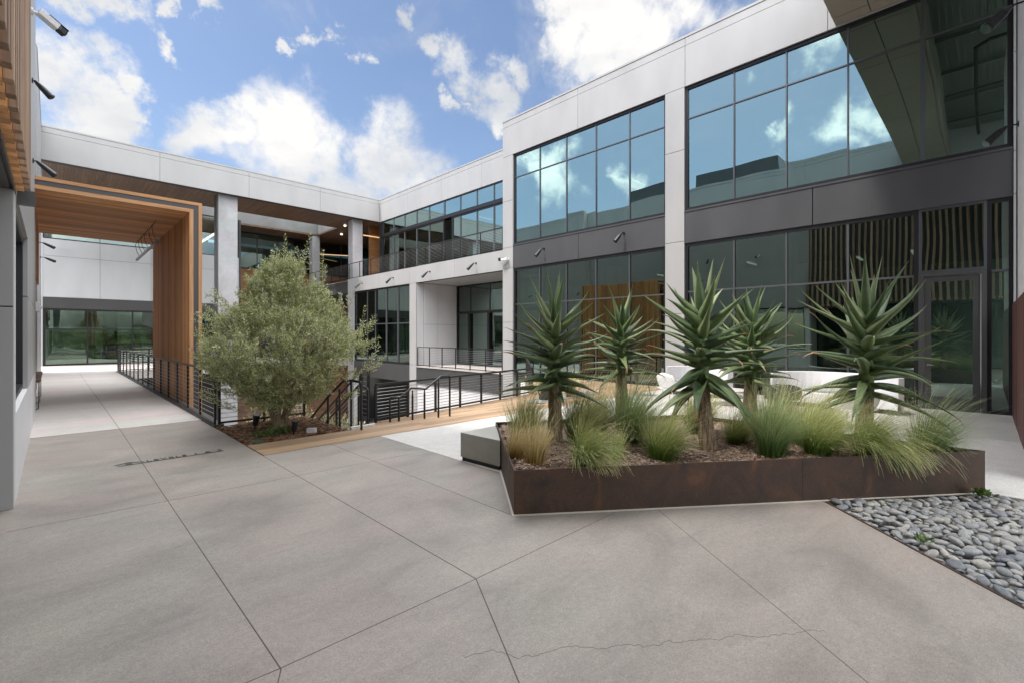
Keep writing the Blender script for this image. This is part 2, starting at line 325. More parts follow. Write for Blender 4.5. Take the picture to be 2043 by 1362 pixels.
# ------------------------------------------------------------------ mesh builder
def wloc(o):
    v = Vector((0, 0, 0))
    while o is not None: v += Vector(o.location); o = o.parent
    return v
class MB:
    def __init__(s): s.v = []; s.f = []; s.a = []
    def add(s, vs, fs, a=None):
        o = len(s.v); s.v.extend(vs); s.f.extend([tuple(i+o for i in f) for f in fs])
        s.a.extend(a if a is not None else [0.0]*len(vs)); return s
    def box(s, x0, y0, z0, x1, y1, z1):
        if x0 > x1: x0, x1 = x1, x0
        if y0 > y1: y0, y1 = y1, y0
        if z0 > z1: z0, z1 = z1, z0
        vs = [(x, y, z) for z in (z0, z1) for y in (y0, y1) for x in (x0, x1)]
        return s.add(vs, [(0, 2, 3, 1), (4, 5, 7, 6), (0, 1, 5, 4), (2, 6, 7, 3), (0, 4, 6, 2), (1, 3, 7, 5)])
    def obox(s, c, size, rz=0, tilt=0):
        mt = Matrix.Translation(c) @ Matrix.Rotation(rz, 4, 'Z') @ Matrix.Rotation(tilt, 4, 'X')
        h = [x/2 for x in size]
        vs = [tuple(mt @ Vector((x*h[0], y*h[1], z*h[2]))) for z in (-1, 1) for y in (-1, 1) for x in (-1, 1)]
        return s.add(vs, [(0, 2, 3, 1), (4, 5, 7, 6), (0, 1, 5, 4), (2, 6, 7, 3), (0, 4, 6, 2), (1, 3, 7, 5)])
    def bar(s, p, q, w, h=None):
        """square bar between two points, w across, h upwards"""
        h = h or w; p = Vector(p); q = Vector(q); d = (q-p).normalized()
        up = Vector((0, 0, 1)) if abs(d.z) < 0.95 else Vector((0, 1, 0))
        r = d.cross(up).normalized()*w/2; u = r.cross(d).normalized()*h/2
        vs = [tuple(b+i*r+j*u) for b in (p, q) for i, j in ((-1, -1), (1, -1), (1, 1), (-1, 1))]
        return s.add(vs, [(3, 2, 1, 0), (4, 5, 6, 7), (0, 1, 5, 4), (1, 2, 6, 5), (2, 3, 7, 6), (3, 0, 4, 7)])
    def tube(s, pts, rs, n=8, cap=True, a=None):
        pts = [Vector(p) for p in pts]
        if not isinstance(rs, (list, tuple)): rs = [rs]*len(pts)
        vs, fs, at = [], [], []
        prev = None
        for i, p in enumerate(pts):
            d = (pts[min(i+1, len(pts)-1)]-pts[max(i-1, 0)]).normalized()
            if prev is None:
                up = Vector((0, 0, 1)) if abs(d.z) < 0.9 else Vector((1, 0, 0))
                r = d.cross(up).normalized()
            else:
                r = (prev-d*prev.dot(d)).normalized()
            prev = r; u = d.cross(r)
            for k in range(n):
                t = 2*math.pi*k/n
                vs.append(tuple(p+(r*math.cos(t)+u*math.sin(t))*rs[i])); at.append(a[i] if a else 0.0)
        for i in range(len(pts)-1):
            for k in range(n):
                k2 = (k+1) % n
                fs.append((i*n+k, i*n+k2, (i+1)*n+k2, (i+1)*n+k))
        if cap:
            fs.append(tuple(reversed(range(n)))); fs.append(tuple((len(pts)-1)*n+k for k in range(n)))
        return s.add(vs, fs, at)
    def prism(s, poly, z0, z1):
        n = len(poly)
        ar = sum(poly[i][0]*poly[(i+1) % n][1]-poly[(i+1) % n][0]*poly[i][1] for i in range(n))
        if ar < 0: poly = poly[::-1]
        vs = [(x, y, z0) for x, y in poly]+[(x, y, z1) for x, y in poly]
        fs = [tuple(reversed(range(n))), tuple(range(n, 2*n))]+[(i, (i+1) % n, n+(i+1) % n, n+i) for i in range(n)]
        return s.add(vs, fs)
    def build(s, name, m, parent=None, smooth=False, bevel=0, attr=None, base=True, loc=None):
        if parent is not None: o0 = wloc(parent); loc_ = Vector((0, 0, 0))
        elif loc is not None: o0 = Vector(loc); loc_ = o0
        else:
            xs = [v[0] for v in s.v]; ys = [v[1] for v in s.v]; zs = [v[2] for v in s.v]
            o0 = Vector(((min(xs)+max(xs))/2, (min(ys)+max(ys))/2, min(zs))); loc_ = o0
        me = bpy.data.meshes.new(name)
        me.from_pydata([(v[0]-o0.x, v[1]-o0.y, v[2]-o0.z) for v in s.v], [], s.f)
        if attr:
            at = me.attributes.new(attr, 'FLOAT', 'POINT'); at.data.foreach_set('value', s.a)
        me.materials.append(m)
        if smooth: me.polygons.foreach_set('use_smooth', [True]*len(me.polygons))
        me.update()
        o = bpy.data.objects.new(name, me); S.collection.objects.link(o)
        o.parent = parent; o.location = loc_
        if bevel:
            b = o.modifiers.new('bevel', 'BEVEL'); b.width = bevel; b.segments = 2; b.limit_method = 'ANGLE'; b.angle_limit = R(40)
        return o
def tag(o, label=None, cat=None, group=None, kind=None):
    if label: o['label'] = label
    if cat: o['category'] = cat
    if group: o['group'] = group
    if kind: o['kind'] = kind
    return o
def thing(name, label, cat, loc, group=None):
    o = bpy.data.objects.new(name, None); S.collection.objects.link(o)
    o.empty_display_size = 0.2; o.location = loc
    return tag(o, label, cat, group)
def copy_tree(o, parent=None):
    c = o.copy(); S.collection.objects.link(c); c.parent = parent
    for ch in o.children: copy_tree(ch, c)
    return c
def struct(name, mb, m, **k):
    o = mb.build(name, m, **k); o['kind'] = 'structure'; return o

# plane helpers: axis 'X' -> the face lies in the plane X = c and looks to -X; axis 'Y' -> plane Y = c looking to -Y
def bx(mb, axis, c, u0, u1, z0, z1, d0, d1):
    if axis == 'X': mb.box(c+d0, u0, z0, c+d1, u1, z1)
    else: mb.box(u0, c+d0, z0, u1, c+d1, z1)
def panels(axis, c, us, zs, name, m, parent, gap=0.012, depth=0.05, back=0.2, skip=(), sgn=1):
    """a wall surface of flat panels with open seams in front of a dark backing"""
    us = sorted(us); zs = sorted(zs); mb = MB()
    for i in range(len(us)-1):
        for j in range(len(zs)-1):
            if (i, j) in skip: continue
            g0 = gap/2 if i > 0 else 0; g1 = gap/2 if i < len(us)-2 else 0
            h0 = gap/2 if j > 0 else 0; h1 = gap/2 if j < len(zs)-2 else 0
            bx(mb, axis, c, us[i]+g0, us[i+1]-g1, zs[j]+h0, zs[j+1]-h1, 0, depth*sgn)
    o = mb.build(name, m, parent, bevel=0.004)
    b = MB(); bx(b, axis, c, us[0]+0.003, us[-1]-0.003, zs[0]+0.003, zs[-1]-0.003, (depth+0.004)*sgn, back*sgn); b.build('wall_backing', M['seam'], o)
    return o
def window(parent, axis, c, u0, u1, z0, z1, mull=(), trans=(), fw=0.06, mw=0.045, glass='glass', thick=(), fm='frame', name='window', mm='frame_grey', inset=0.06, border=0.06):
    f = MB(); lo, hi = min(u0, u1), max(u0, u1)
    D0, D1 = inset-0.03, inset+0.12
    bx(f, axis, c, lo, lo+border, z0, z1, D0, D1); bx(f, axis, c, hi-border, hi, z0, z1, D0, D1)
    bx(f, axis, c, lo+border, hi-border, z0, z0+fw, D0, D1); bx(f, axis, c, lo+border, hi-border, z1-fw, z1, D0, D1)
    w = f.build(name, M[fm], parent)
    g = MB()
    for u in mull:
        ww = mw*2.2 if u in thick else mw
        bx(g, axis, c, u-ww/2, u+ww/2, z0+fw, z1-fw, D0+0.012, D1-0.01)
    for z in trans:
        ms = sorted([lo+border]+list(mull)+[hi-border])
        for a, b in zip(ms[:-1], ms[1:]):
            bx(g, axis, c, a+(mw/2 if a != lo+border else 0), b-(mw/2 if b != hi-border else 0), z-mw/2, z+mw/2, D0+0.016, D1-0.014)
    if mull or trans: g.build('window_bars', M[mm], w)
    p = MB(); us = sorted([lo+border*0.5]+list(mull)+[hi-border*0.5]); zs = sorted([z0+fw*0.5]+list(trans)+[z1-fw*0.5])
    for a, b in zip(us[:-1], us[1:]):
        for q, r in zip(zs[:-1], zs[1:]): bx(p, axis, c, a+.003, b-.003, q+.003, r-.003, inset+0.022, inset+0.034)
    p.build('window_pane', M[glass], w)
    return w
def ngon(cx, cy, r, n=24, ry=None): return [(cx+r*math.cos(2*math.pi*i/n), cy+(ry or r)*math.sin(2*math.pi*i/n)) for i in range(n)]
# ------------------------------------------------------------------ ground
gr = MB(); gr.box(-250, -250, -5.1, 250, 250, -4.6); struct('ground', gr, M['lower'])
T = 0.4
# grey concrete court (its edge towards the pebbles runs at 45 degrees)
pv = MB(); pv.prism([(-9, -14), (-9, 11.1), (2.13, 11.1), (2.13, 7.19), (3.95, 7.19), (3.95, 4.2), (5.62, 2.9), (5.62, 1.14), (-9, -13.48), ], -T, 0.0)
struct('pavement', pv, M['pavement'])
wk = MB(); wk.prism([(-0.6, 11.106), (2.30, 11.106), (2.30, 28.9), (9.5, 31.6), (16, 31.6), (16, 41), (-0.6, 41)], -T, 0.002)
struct('walkway', wk, M['walkway'])
te = MB(); te.prism([(3.956, 7.19), (3.956, 4.2), (5.6, 2.0), (7.19, 0.02), (7.2, -3.0), (10.99, -3.0), (10.99, 7.19)], -T, 0.002)
struct('terrace', te, M['terrace'])
ap = MB(); ap.prism([(11.0, 7.19), (11.0, -0.6), (14.5, -0.6), (14.5, 7.19)], -T, 0.002)
struct('path', ap, M['apron'])
dk = MB(); dk.prism([(2.14, 7.2), (14.49, 7.2), (14.49, 13.9), (10.2, 9.42), (4.44, 8.42), (4.3, 8.3), (3.84, 8.02), (2.14, 8.02)], -T, 0.004)
tag(dk.build('deck', M['deck']), 'warm timber deck of long boards running from the olive bed to the glass front', 'deck')
# joints cut in the concrete
def groove(pts, w, name='pavement_joint', z=0.0012, dark=(0.03, 0.03, 0.03)):
    mb = MB()
    for (a, b) in zip(pts[:-1], pts[1:]):
        a = Vector((*a, 0)); b = Vector((*b, 0)); d = (b-a).normalized(); r = Vector((-d.y, d.x, 0))*w/2
        vs = [tuple(p+q+Vector((0, 0, zz))) for zz in (z-0.003, z) for p, q in ((a, -r), (b, -r), (b, r), (a, r))]
        mb.add(vs, [(4, 5, 6, 7), (0, 1, 5, 4), (1, 2, 6, 5), (2, 3, 7, 6), (3, 0, 4, 7)])
    return struct(name, mb, M['crack' if 'crack' in name else 'joint'])
groove([(0.87, 28.9), (0.87, 11.1)], 0.0069, z=0.0034)
groove([(0.87, 11.09), (0.83, 2.52), (0.77, 2.40), (0.35, 1.5)], 0.0058)
groove([(2.125, 8.0), (2.11, 2.5), (1.60, 1.55), (1.0, 0.4)], 0.0063)
groove([(-0.3, 2.62), (0.83, 2.53), (2.11, 2.50), (3.86, 2.50)], 0.0040)
groove([(4.25, 2.29), (2.8, 0.34), (1.5, -1.4)], 0.0034)
groove([(3.11, 7.19), (3.10, 3.14)], 0.0040)
groove([(-0.28, 5.95), (3.94, 5.80)], 0.0023)
groove([(2.13, 7.195), (3.95, 7.195)], 0.0069)
groove([(-0.3, 11.1), (2.15, 11.1)], 0.0058, z=0.0034)
cr = []
x, y = 2.45, 1.95
rnd = random.Random(3)
n = 190
for i in range(n+1):
    t = i/n
    px, py = 1.55+t*1.62, 1.93-t*1.28
    w_ = noise.noise(Vector((t*9, 1, 0)))*.05+noise.noise(Vector((t*34, 4, 0)))*.018+noise.noise(Vector((t*90, 7, 0)))*.008
    cr.append((px+w_, py+w_*1.1))
groove(cr, 0.0012, 'pavement_crack')
# sunken bed of pebbles
pb = MB(); pb.prism([(5.61, 1.12), (-6, -10.49), (7.19, -10.49), (7.19, 0.0)], -T, -0.075)
struct('pebble_bed_ground', pb, M['lower'])
eg = MB(); eg.prism([(5.62, 1.145), (5.635, 1.13), (-5.9, -10.405), (-5.915, -10.39)], -0.1, 0.006)
tag(eg.build('edging_strip', M['corten']), 'thin rusted steel edging between concrete and pebbles', 'edging')

def m_pebble():
    m = mat('river_pebble', (0.2, 0.2, 0.2), 0.55); t = NT(m)
    oi = t.n('ShaderNodeObjectInfo'); g = t.n('ShaderNodeNewGeometry')
    rr = t.math('FRACT', t.math('ADD', oi.outputs['Random'], g.outputs['Random Per Island']))
    c = t.ramp(rr, [(0.0, (0.14, 0.15, 0.165)), (0.22, (0.235, 0.245, 0.255)), (0.42, (0.35, 0.34, 0.32)), (0.6, (0.265, 0.27, 0.275)), (0.8, (0.39, 0.37, 0.33)), (1.0, (0.18, 0.19, 0.21))])
    tc = t.n('ShaderNodeTexCoord')
    n = t.noise(tc.outputs['Object'], 22, 5, 0.65, 0.5)
    c = t.mix(c, t.ramp(n, [(0.3, grey(0.72)), (0.7, grey(1.22))]), 1.0, 'MULTIPLY')
    f = t.noise(tc.outputs['Object'], 150, 2, 0.6)
    c = t.mix(c, t.ramp(f, [(0.3, grey(0.9)), (0.7, grey(1.1))]), 1.0, 'MULTIPLY')
    t.col(c)
    return m
M['pebble'] = m_pebble()
def pebble_geo(seed, a, b, c):
    rn = random.Random(seed); vs, fs = [], []
    nu, nv = 14, 9
    off = Vector((rn.uniform(0, 99), rn.uniform(0, 99), rn.uniform(0, 99)))
    vs.append((0, 0, -c))
    for j in range(1, nv):
        ph = -math.pi/2+math.pi*j/nv
        for i in range(nu):
            th = 2*math.pi*i/nu
            d = Vector((math.cos(ph)*math.cos(th), math.cos(ph)*math.sin(th), math.sin(ph)))
            k = 1+0.13*noise.noise(d*1.3+off)
            vs.append((d.x*a*k, d.y*b*k, d.z*c*k))
    vs.append((0, 0, c))
    for i in range(nu): fs.append((0, 1+(i+1) % nu, 1+i))
    for j in range(nv-2):
        for i in range(nu):
            p = 1+j*nu; fs.append((p+i, p+(i+1) % nu, p+nu+(i+1) % nu, p+nu+i))
    L0 = 1+(nv-2)*nu; last = len(vs)-1
    for i in range(nu): fs.append((L0+i, L0+(i+1) % nu, last))
    return vs, fs
def in_pebbles(x, y, m=0.0):
    return x < 7.17-m and (x-y) > 4.49+m*1.4 and not (y > -0.767*(x-7.19)+0.0-m*1.2)
def build_pebbles():
    rn = random.Random(11)
    protos = []
    for k in range(10):
        a = rn.uniform(.052, .075); vs, fs = pebble_geo(k, a, a*rn.uniform(.62, .85), a*rn.uniform(.38, .52))
        me = bpy.data.meshes.new('pebble'); me.from_pydata(vs, [], fs); me.materials.append(M['pebble'])
        me.polygons.foreach_set('use_smooth', [True]*len(me.polygons)); protos.append(me)
    pts = []
    tries = 0
    while tries < 60000:
        tries += 1
        x = rn.uniform(3.0, 7.2); y = rn.uniform(-2.6, 1.15)
        if not in_pebbles(x, y, 0.05): continue
        s = rn.choice((.6, .7, .8, .9, 1.0, 1.1, 1.3))
        s *= .92; r = 0.046*s
        ok = True
        for (a, b, c, _) in pts:
            if (a-x)**2+(b-y)**2 < (r+c)**2*0.86: ok = False; break
        if ok: pts.append((x, y, r, s))
    vis = sorted([p for p in pts if p[1] > -0.06*p[0]-0.25], key=lambda p: p[0]**2+p[1]**2)
    rest = [p for p in pts if p not in vis]
    lab = 'smooth grey oval river pebble lying among others in the pebble bed'
    for i, (x, y, r, s) in enumerate(vis[:300]):
        o = bpy.data.objects.new('pebble', protos[rn.randrange(10)]); S.collection.objects.link(o)
        o.location = (x, y, -0.012+rn.uniform(-.018, .022)); o.scale = (s*1.04, s*1.0, s)
        o.rotation_euler = (rn.gauss(0, .28), rn.gauss(0, .28), rn.uniform(0, 6.28))
        tag(o, lab, 'pebble', 'grey river pebbles in the sunken bed')
    mb = MB()
    def put(x, y, z, s, k):
        vs, fs = pebble_geo(k, .062, .045, .027)
        mt = Matrix.Translation((x, y, z)) @ Matrix.Rotation(rn.uniform(0, 6.28), 4, 'Z') @ Matrix.Rotation(rn.gauss(0, .3), 4, 'X') @ Matrix.Scale(s, 4)
        mb.add([tuple(mt @ Vector(v)) for v in vs], fs)
    for (x, y, r, s) in vis[300:]+rest: put(x, y, -0.015, s, rn.randrange(50))
    for i in range(1500):
        x = rn.uniform(3.0, 7.2); y = rn.uniform(-2.6, 1.15)
        if in_pebbles(x, y, 0.03): put(x, y, -0.05, rn.uniform(.5, .9), rn.randrange(50))
    tag(mb.build('pebbles', M['pebble'], smooth=True), 'small grey pebbles filling the gaps of the bed', 'pebbles', kind='stuff')
    print('pebbles visible', len(vis))
build_pebbles()

# soil bed under the olive
def m_mulch(name, cols, scale=45):
    m = mat(name, cols[1], 0.95); t = NT(m)
    v = t.n('ShaderNodeTexVoronoi'); v.inputs['Scale'].default_value = scale; v.inputs['Randomness'].default_value = 1
    t.l(t.pos((1, 1.7, 1)), v.inputs['Vector'])
    c = t.ramp(v.outputs['Color'], [(0.15, cols[0]), (0.5, cols[1]), (0.85, cols[2])])
    big = t.noise(t.pos(), 2.5, 4, 0.6); c = t.mix(c, t.ramp(big, [(0.3, grey(0.7)), (0.7, grey(1.25))]), 1.0, 'MULTIPLY')
    t.col(c); t.bump(v.outputs['Distance'], 0.8, 0.02)
    return m
M['mulch_red'] = m_mulch('red_bark_mulch', [(0.06, 0.028, 0.015), (0.17, 0.085, 0.045), (0.30, 0.17, 0.10)])
M['mulch'] = m_mulch('brown_bark_mulch', [(0.08, 0.05, 0.035), (0.22, 0.15, 0.11), (0.38, 0.28, 0.21)], 40)
def soil_sheet(poly, z, amp, m, name, step=0.06):
    xs = [p[0] for p in poly]; ys = [p[1] for p in poly]
    def inside(x, y):
        c = False; n = len(poly)
        for i in range(n):
            (x1, y1), (x2, y2) = poly[i], poly[(i+1) % n]
            if (y1 > y) != (y2 > y) and x < (x2-x1)*(y-y1)/(y2-y1)+x1: c = not c
        return c
    mb = MB(); mb.prism(poly, z-0.3, z-amp*0.5)
    nx = int((max(xs)-min(xs))/step)+1; ny = int((max(ys)-min(ys))/step)+1
    idx = {}; vs = []; fs = []
    for j in range(ny+1):
        for i in range(nx+1):
            x = min(xs)+i*step; y = min(ys)+j*step
            idx[i, j] = len(vs)
            vs.append((x, y, z+amp*noise.noise(Vector((x*2, y*2, 3)))+0.3*amp*noise.noise(Vector((x*9, y*9, 1)))))
    for j in range(ny):
        for i in range(nx):
            x_ = min(xs)+i*step; y_ = min(ys)+j*step
            if all(inside(x_+a*step, y_+b*step) for a in (-.1, 1.1) for b in (-.1, 1.1)): fs.append((idx[i, j], idx[i+1, j], idx[i+1, j+1], idx[i, j+1]))
    mb.add(vs, fs)
    return mb.build(name, m)
bed = soil_sheet([(2.15, 8.03), (3.83, 8.03), (3.83, 10.08), (2.15, 10.08)], -0.01, 0.05, M['mulch_red'], 'bark_mulch')
tag(bed, 'red brown bark mulch filling the bed around the olive tree', 'mulch', kind='stuff')
def chips(x0, x1, y0, y1, z, n, seed, cols, poly=None):
    rn = random.Random(seed); mb = MB()
    for i in range(n):
        x = rn.uniform(x0, x1); y = rn.uniform(y0, y1)
        if poly and not poly(x, y): continue
        mb.obox((x, y, z+rn.uniform(0, .02)), (rn.uniform(.02, .06), rn.uniform(.006, .016), .006), rn.uniform(0, 6.28), rn.gauss(0, .5))
    return mb
def m_island(name, stops, rough=0.9):
    m = mat(name, stops[0][1], rough); t = NT(m); g = t.n('ShaderNodeNewGeometry')
    t.col(t.ramp(g.outputs['Random Per Island'], stops)); return m
M['chip_red'] = m_island('red_wood_chips', [(0, (0.07, 0.03, 0.018)), (0.5, (0.22, 0.115, 0.065)), (1, (0.42, 0.28, 0.18))])
M['chip'] = m_island('brown_wood_chips', [(0, (0.09, 0.055, 0.04)), (0.5, (0.27, 0.18, 0.13)), (1, (0.48, 0.37, 0.28))])
tag(chips(2.17, 3.81, 8.06, 10.05, 0.0, 3200, 5, None).build('wood_chips', M['chip_red']), 'loose red bark chips scattered over the olive bed', 'wood chips', kind='stuff')

# ------------------------------------------------------------------ tall office wing (plane X = 14.5)
AX = 14.5
ZT, ZL1, ZL2 = 11.34, 11.26, 11.01
ZH, ZS, ZB = 9.70, 5.69, 4.66
def office_wing():
    t = thing('office_wing', 'tall light grey office wing with two storeys of teal glass and charcoal bands', 'building', (18, 7, 0))
    panels('X', AX, [-0.9, 2.9, 6.78, 11.08, 15.31], [ZH, ZL2, ZL1], 'parapet', M['panel'], t, back=0.45)
    cp = MB(); cp.box(AX-0.015, -0.9, ZL1+0.012, AX+0.46, 15.325, ZT); cp.build('coping', M['panel'], t)
    # end return of the parapet above the balcony wing
    e = MB(); e.box(AX+0.46, 15.24, 4.6, 24, 15.30, ZL1); e.build('end_wall', M['panel'], t)
    for (y0, y1, zz) in ((14.667, 15.31, [-4.6, 0.05, 2.28, 4.68, 5.61, 7.69, ZH-0.012]), (6.807, 7.463, [0, 2.4, 4.73, 7.68, ZH-0.012]), (-0.95, -0.425, [0, 2.4, 4.7, 5.6, 7.7, ZH-0.012])):
        c = panels('X', AX, [y0, y1], zz, 'column', M['panel'], t, gap=0.014, back=0.5)
        s = MB(); s.box(AX+0.052, y0-0.002, zz[0], AX+0.5, y0+0.004, zz[-1]); s.box(AX+0.052, y1-0.004, zz[0], AX+0.5, y1+0.002, zz[-1]); s.build('column_side', M['panel'], c)
    panels('X', AX+0.03, [7.463, 11.08, 14.667], [ZB, ZS], 'spandrel', M['charcoal'], t, gap=0.014)
    panels('X', AX+0.03, [-0.425, 3.25, 6.807], [ZB, ZS], 'spandrel', M['charcoal'], t, gap=0.02)
    dr = MB(); dr.box(AX+0.01, 7.463, ZS-0.03, AX+0.09, 14.667, ZS+0.02); dr.box(AX+0.01, -0.425, ZS-0.03, AX+0.09, 6.807, ZS+0.02); dr.build('sill', M['charcoal'], t)
    window(t, 'X', AX+0.04, 7.463, 14.667, ZS+0.02, ZH, (13.143, 11.72, 10.30, 8.865), (8.67,), fw=0.09, mw=0.035, border=0.07)
    window(t, 'X', AX+0.04, -0.425, 6.807, ZS+0.02, ZH, (5.299, 3.892, 2.481, 1.031), (8.67,), fw=0.09, mw=0.035, thick=(1.031,), border=0.09)
    window(t, 'X', AX+0.04, 7.463, 14.667, 0.0, ZB, (13.143, 11.72, 10.30, 8.865), (3.07,), fw=0.10, mw=0.045, glass='glass_low', border=0.09)
    # lower bay beside the door
    window(t, 'X', AX+0.04, 1.10, 6.807, 0.0, ZB, (5.299, 3.892, 2.481), (3.1,), fw=0.10, mw=0.045, glass='glass_low', border=0.09)
    window(t, 'X', AX+0.04, -0.03, 1.10, 3.16, ZB, (), (), fw=0.05, mw=0.045, glass='glass_low', border=0.05, fm='frame_grey', name='transom_window')
    window(t, 'X', AX+0.04, -0.425, -0.03, 0.0, ZB, (), (3.1,), fw=0.08, mw=0.05, glass='glass_low', border=0.07, name='sidelight')
    fr = MB()
    for (a, b) in ((-0.03, 0.06), (1.01, 1.10)): fr.box(AX-0.02, a, 0, AX+0.14, b, 3.16)
    fr.box(AX-0.02, 0.06, 3.06, AX+0.14, 1.01, 3.16); d = fr.build('door', M['charcoal'], t)
    lf = MB()
    for (a, b) in ((0.07, 0.19), (0.88, 1.0)): lf.box(AX+0.01, a, 0.01, AX+0.07, b, 3.05)
    lf.box(AX+0.01, 0.19, 0.01, AX+0.07, 0.88, 0.30); lf.box(AX+0.01, 0.19, 2.93, AX+0.07, 0.88, 3.05)
    lf.build('door_leaf', M['charcoal'], d)
    g = MB(); g.box(AX+0.035, 0.19, 0.30, AX+0.045, 0.88, 2.93); g.build('door_pane', M['glass_low'], d)
    h = MB(); h.tube([(AX-0.0, 0.94, 1.02), (AX-0.05, 0.94, 1.02)], 0.012, 8); h.tube([(AX-0.05, 0.94, 1.03), (AX-0.05, 0.84, 1.02)], 0.01, 8); h.build('door_handle', M['cable'], d)
    # inside
    f = MB(); f.box(AX+0.25, -0.9, -0.3, 26, 15.2, -0.005); f.box(AX+0.25, -0.9, 4.9, 26, 15.2, 5.60); f.build('interior_floor', M['int_floor'], t)
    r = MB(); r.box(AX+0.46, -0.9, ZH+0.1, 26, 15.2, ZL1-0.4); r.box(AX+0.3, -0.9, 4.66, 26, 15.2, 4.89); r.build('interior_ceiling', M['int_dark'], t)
    w = MB(); w.box(22, 3, 0, 22.2, 15.2, 4.65); w.box(23, -0.9, 5.6, 23.2, 15.2, ZH); w.box(AX+0.6, -1.1, 0, 23, -0.9, ZH); w.box(17.5, 12.6, 0, 22, 12.8, 4.6); w.box(26, -.9, -.3, 26.2, 30.3, 11); w.build('interior_wall', M['int_wall'], t)
    for (x, y) in ((17.3, 4.6), (17.3, 11.2)):
        c = MB(); c.box(x-.25, y-.25, 0, x+.25, y+.25, ZH+0.1); c.build('interior_column', M['int_wall'], t)
    for (x, y, z, l, dx) in ((18, 5.4, 9.05, 1.4, 1), (19, 11.5, 8.9, 1.4, 1), (17.8, 6.0, 4.3, 0.9, 1), (18.5, 2.9, 4.2, 0.9, 1), (18, 9.6, 4.2, 1.2, 1), (19, 1.6, 4.3, .9, 1)):
        c = MB(); c.box(x, y-.03, z, x+l, y+.03, z+.05); o = c.build('ceiling_lamp', M['lamp_white'], t)
        b = MB(); b.box(x, y-.04, z+.055, x+l, y+.04, z+.12); b.tube([(x+.1, y, z+.12), (x+.1, y, z+.9)], .006, 5); b.tube([(x+l-.1, y, z+.12), (x+l-.1, y, z+.9)], .006, 5); b.build('lamp_housing', M['frame'], o)
    return t
office_wing()

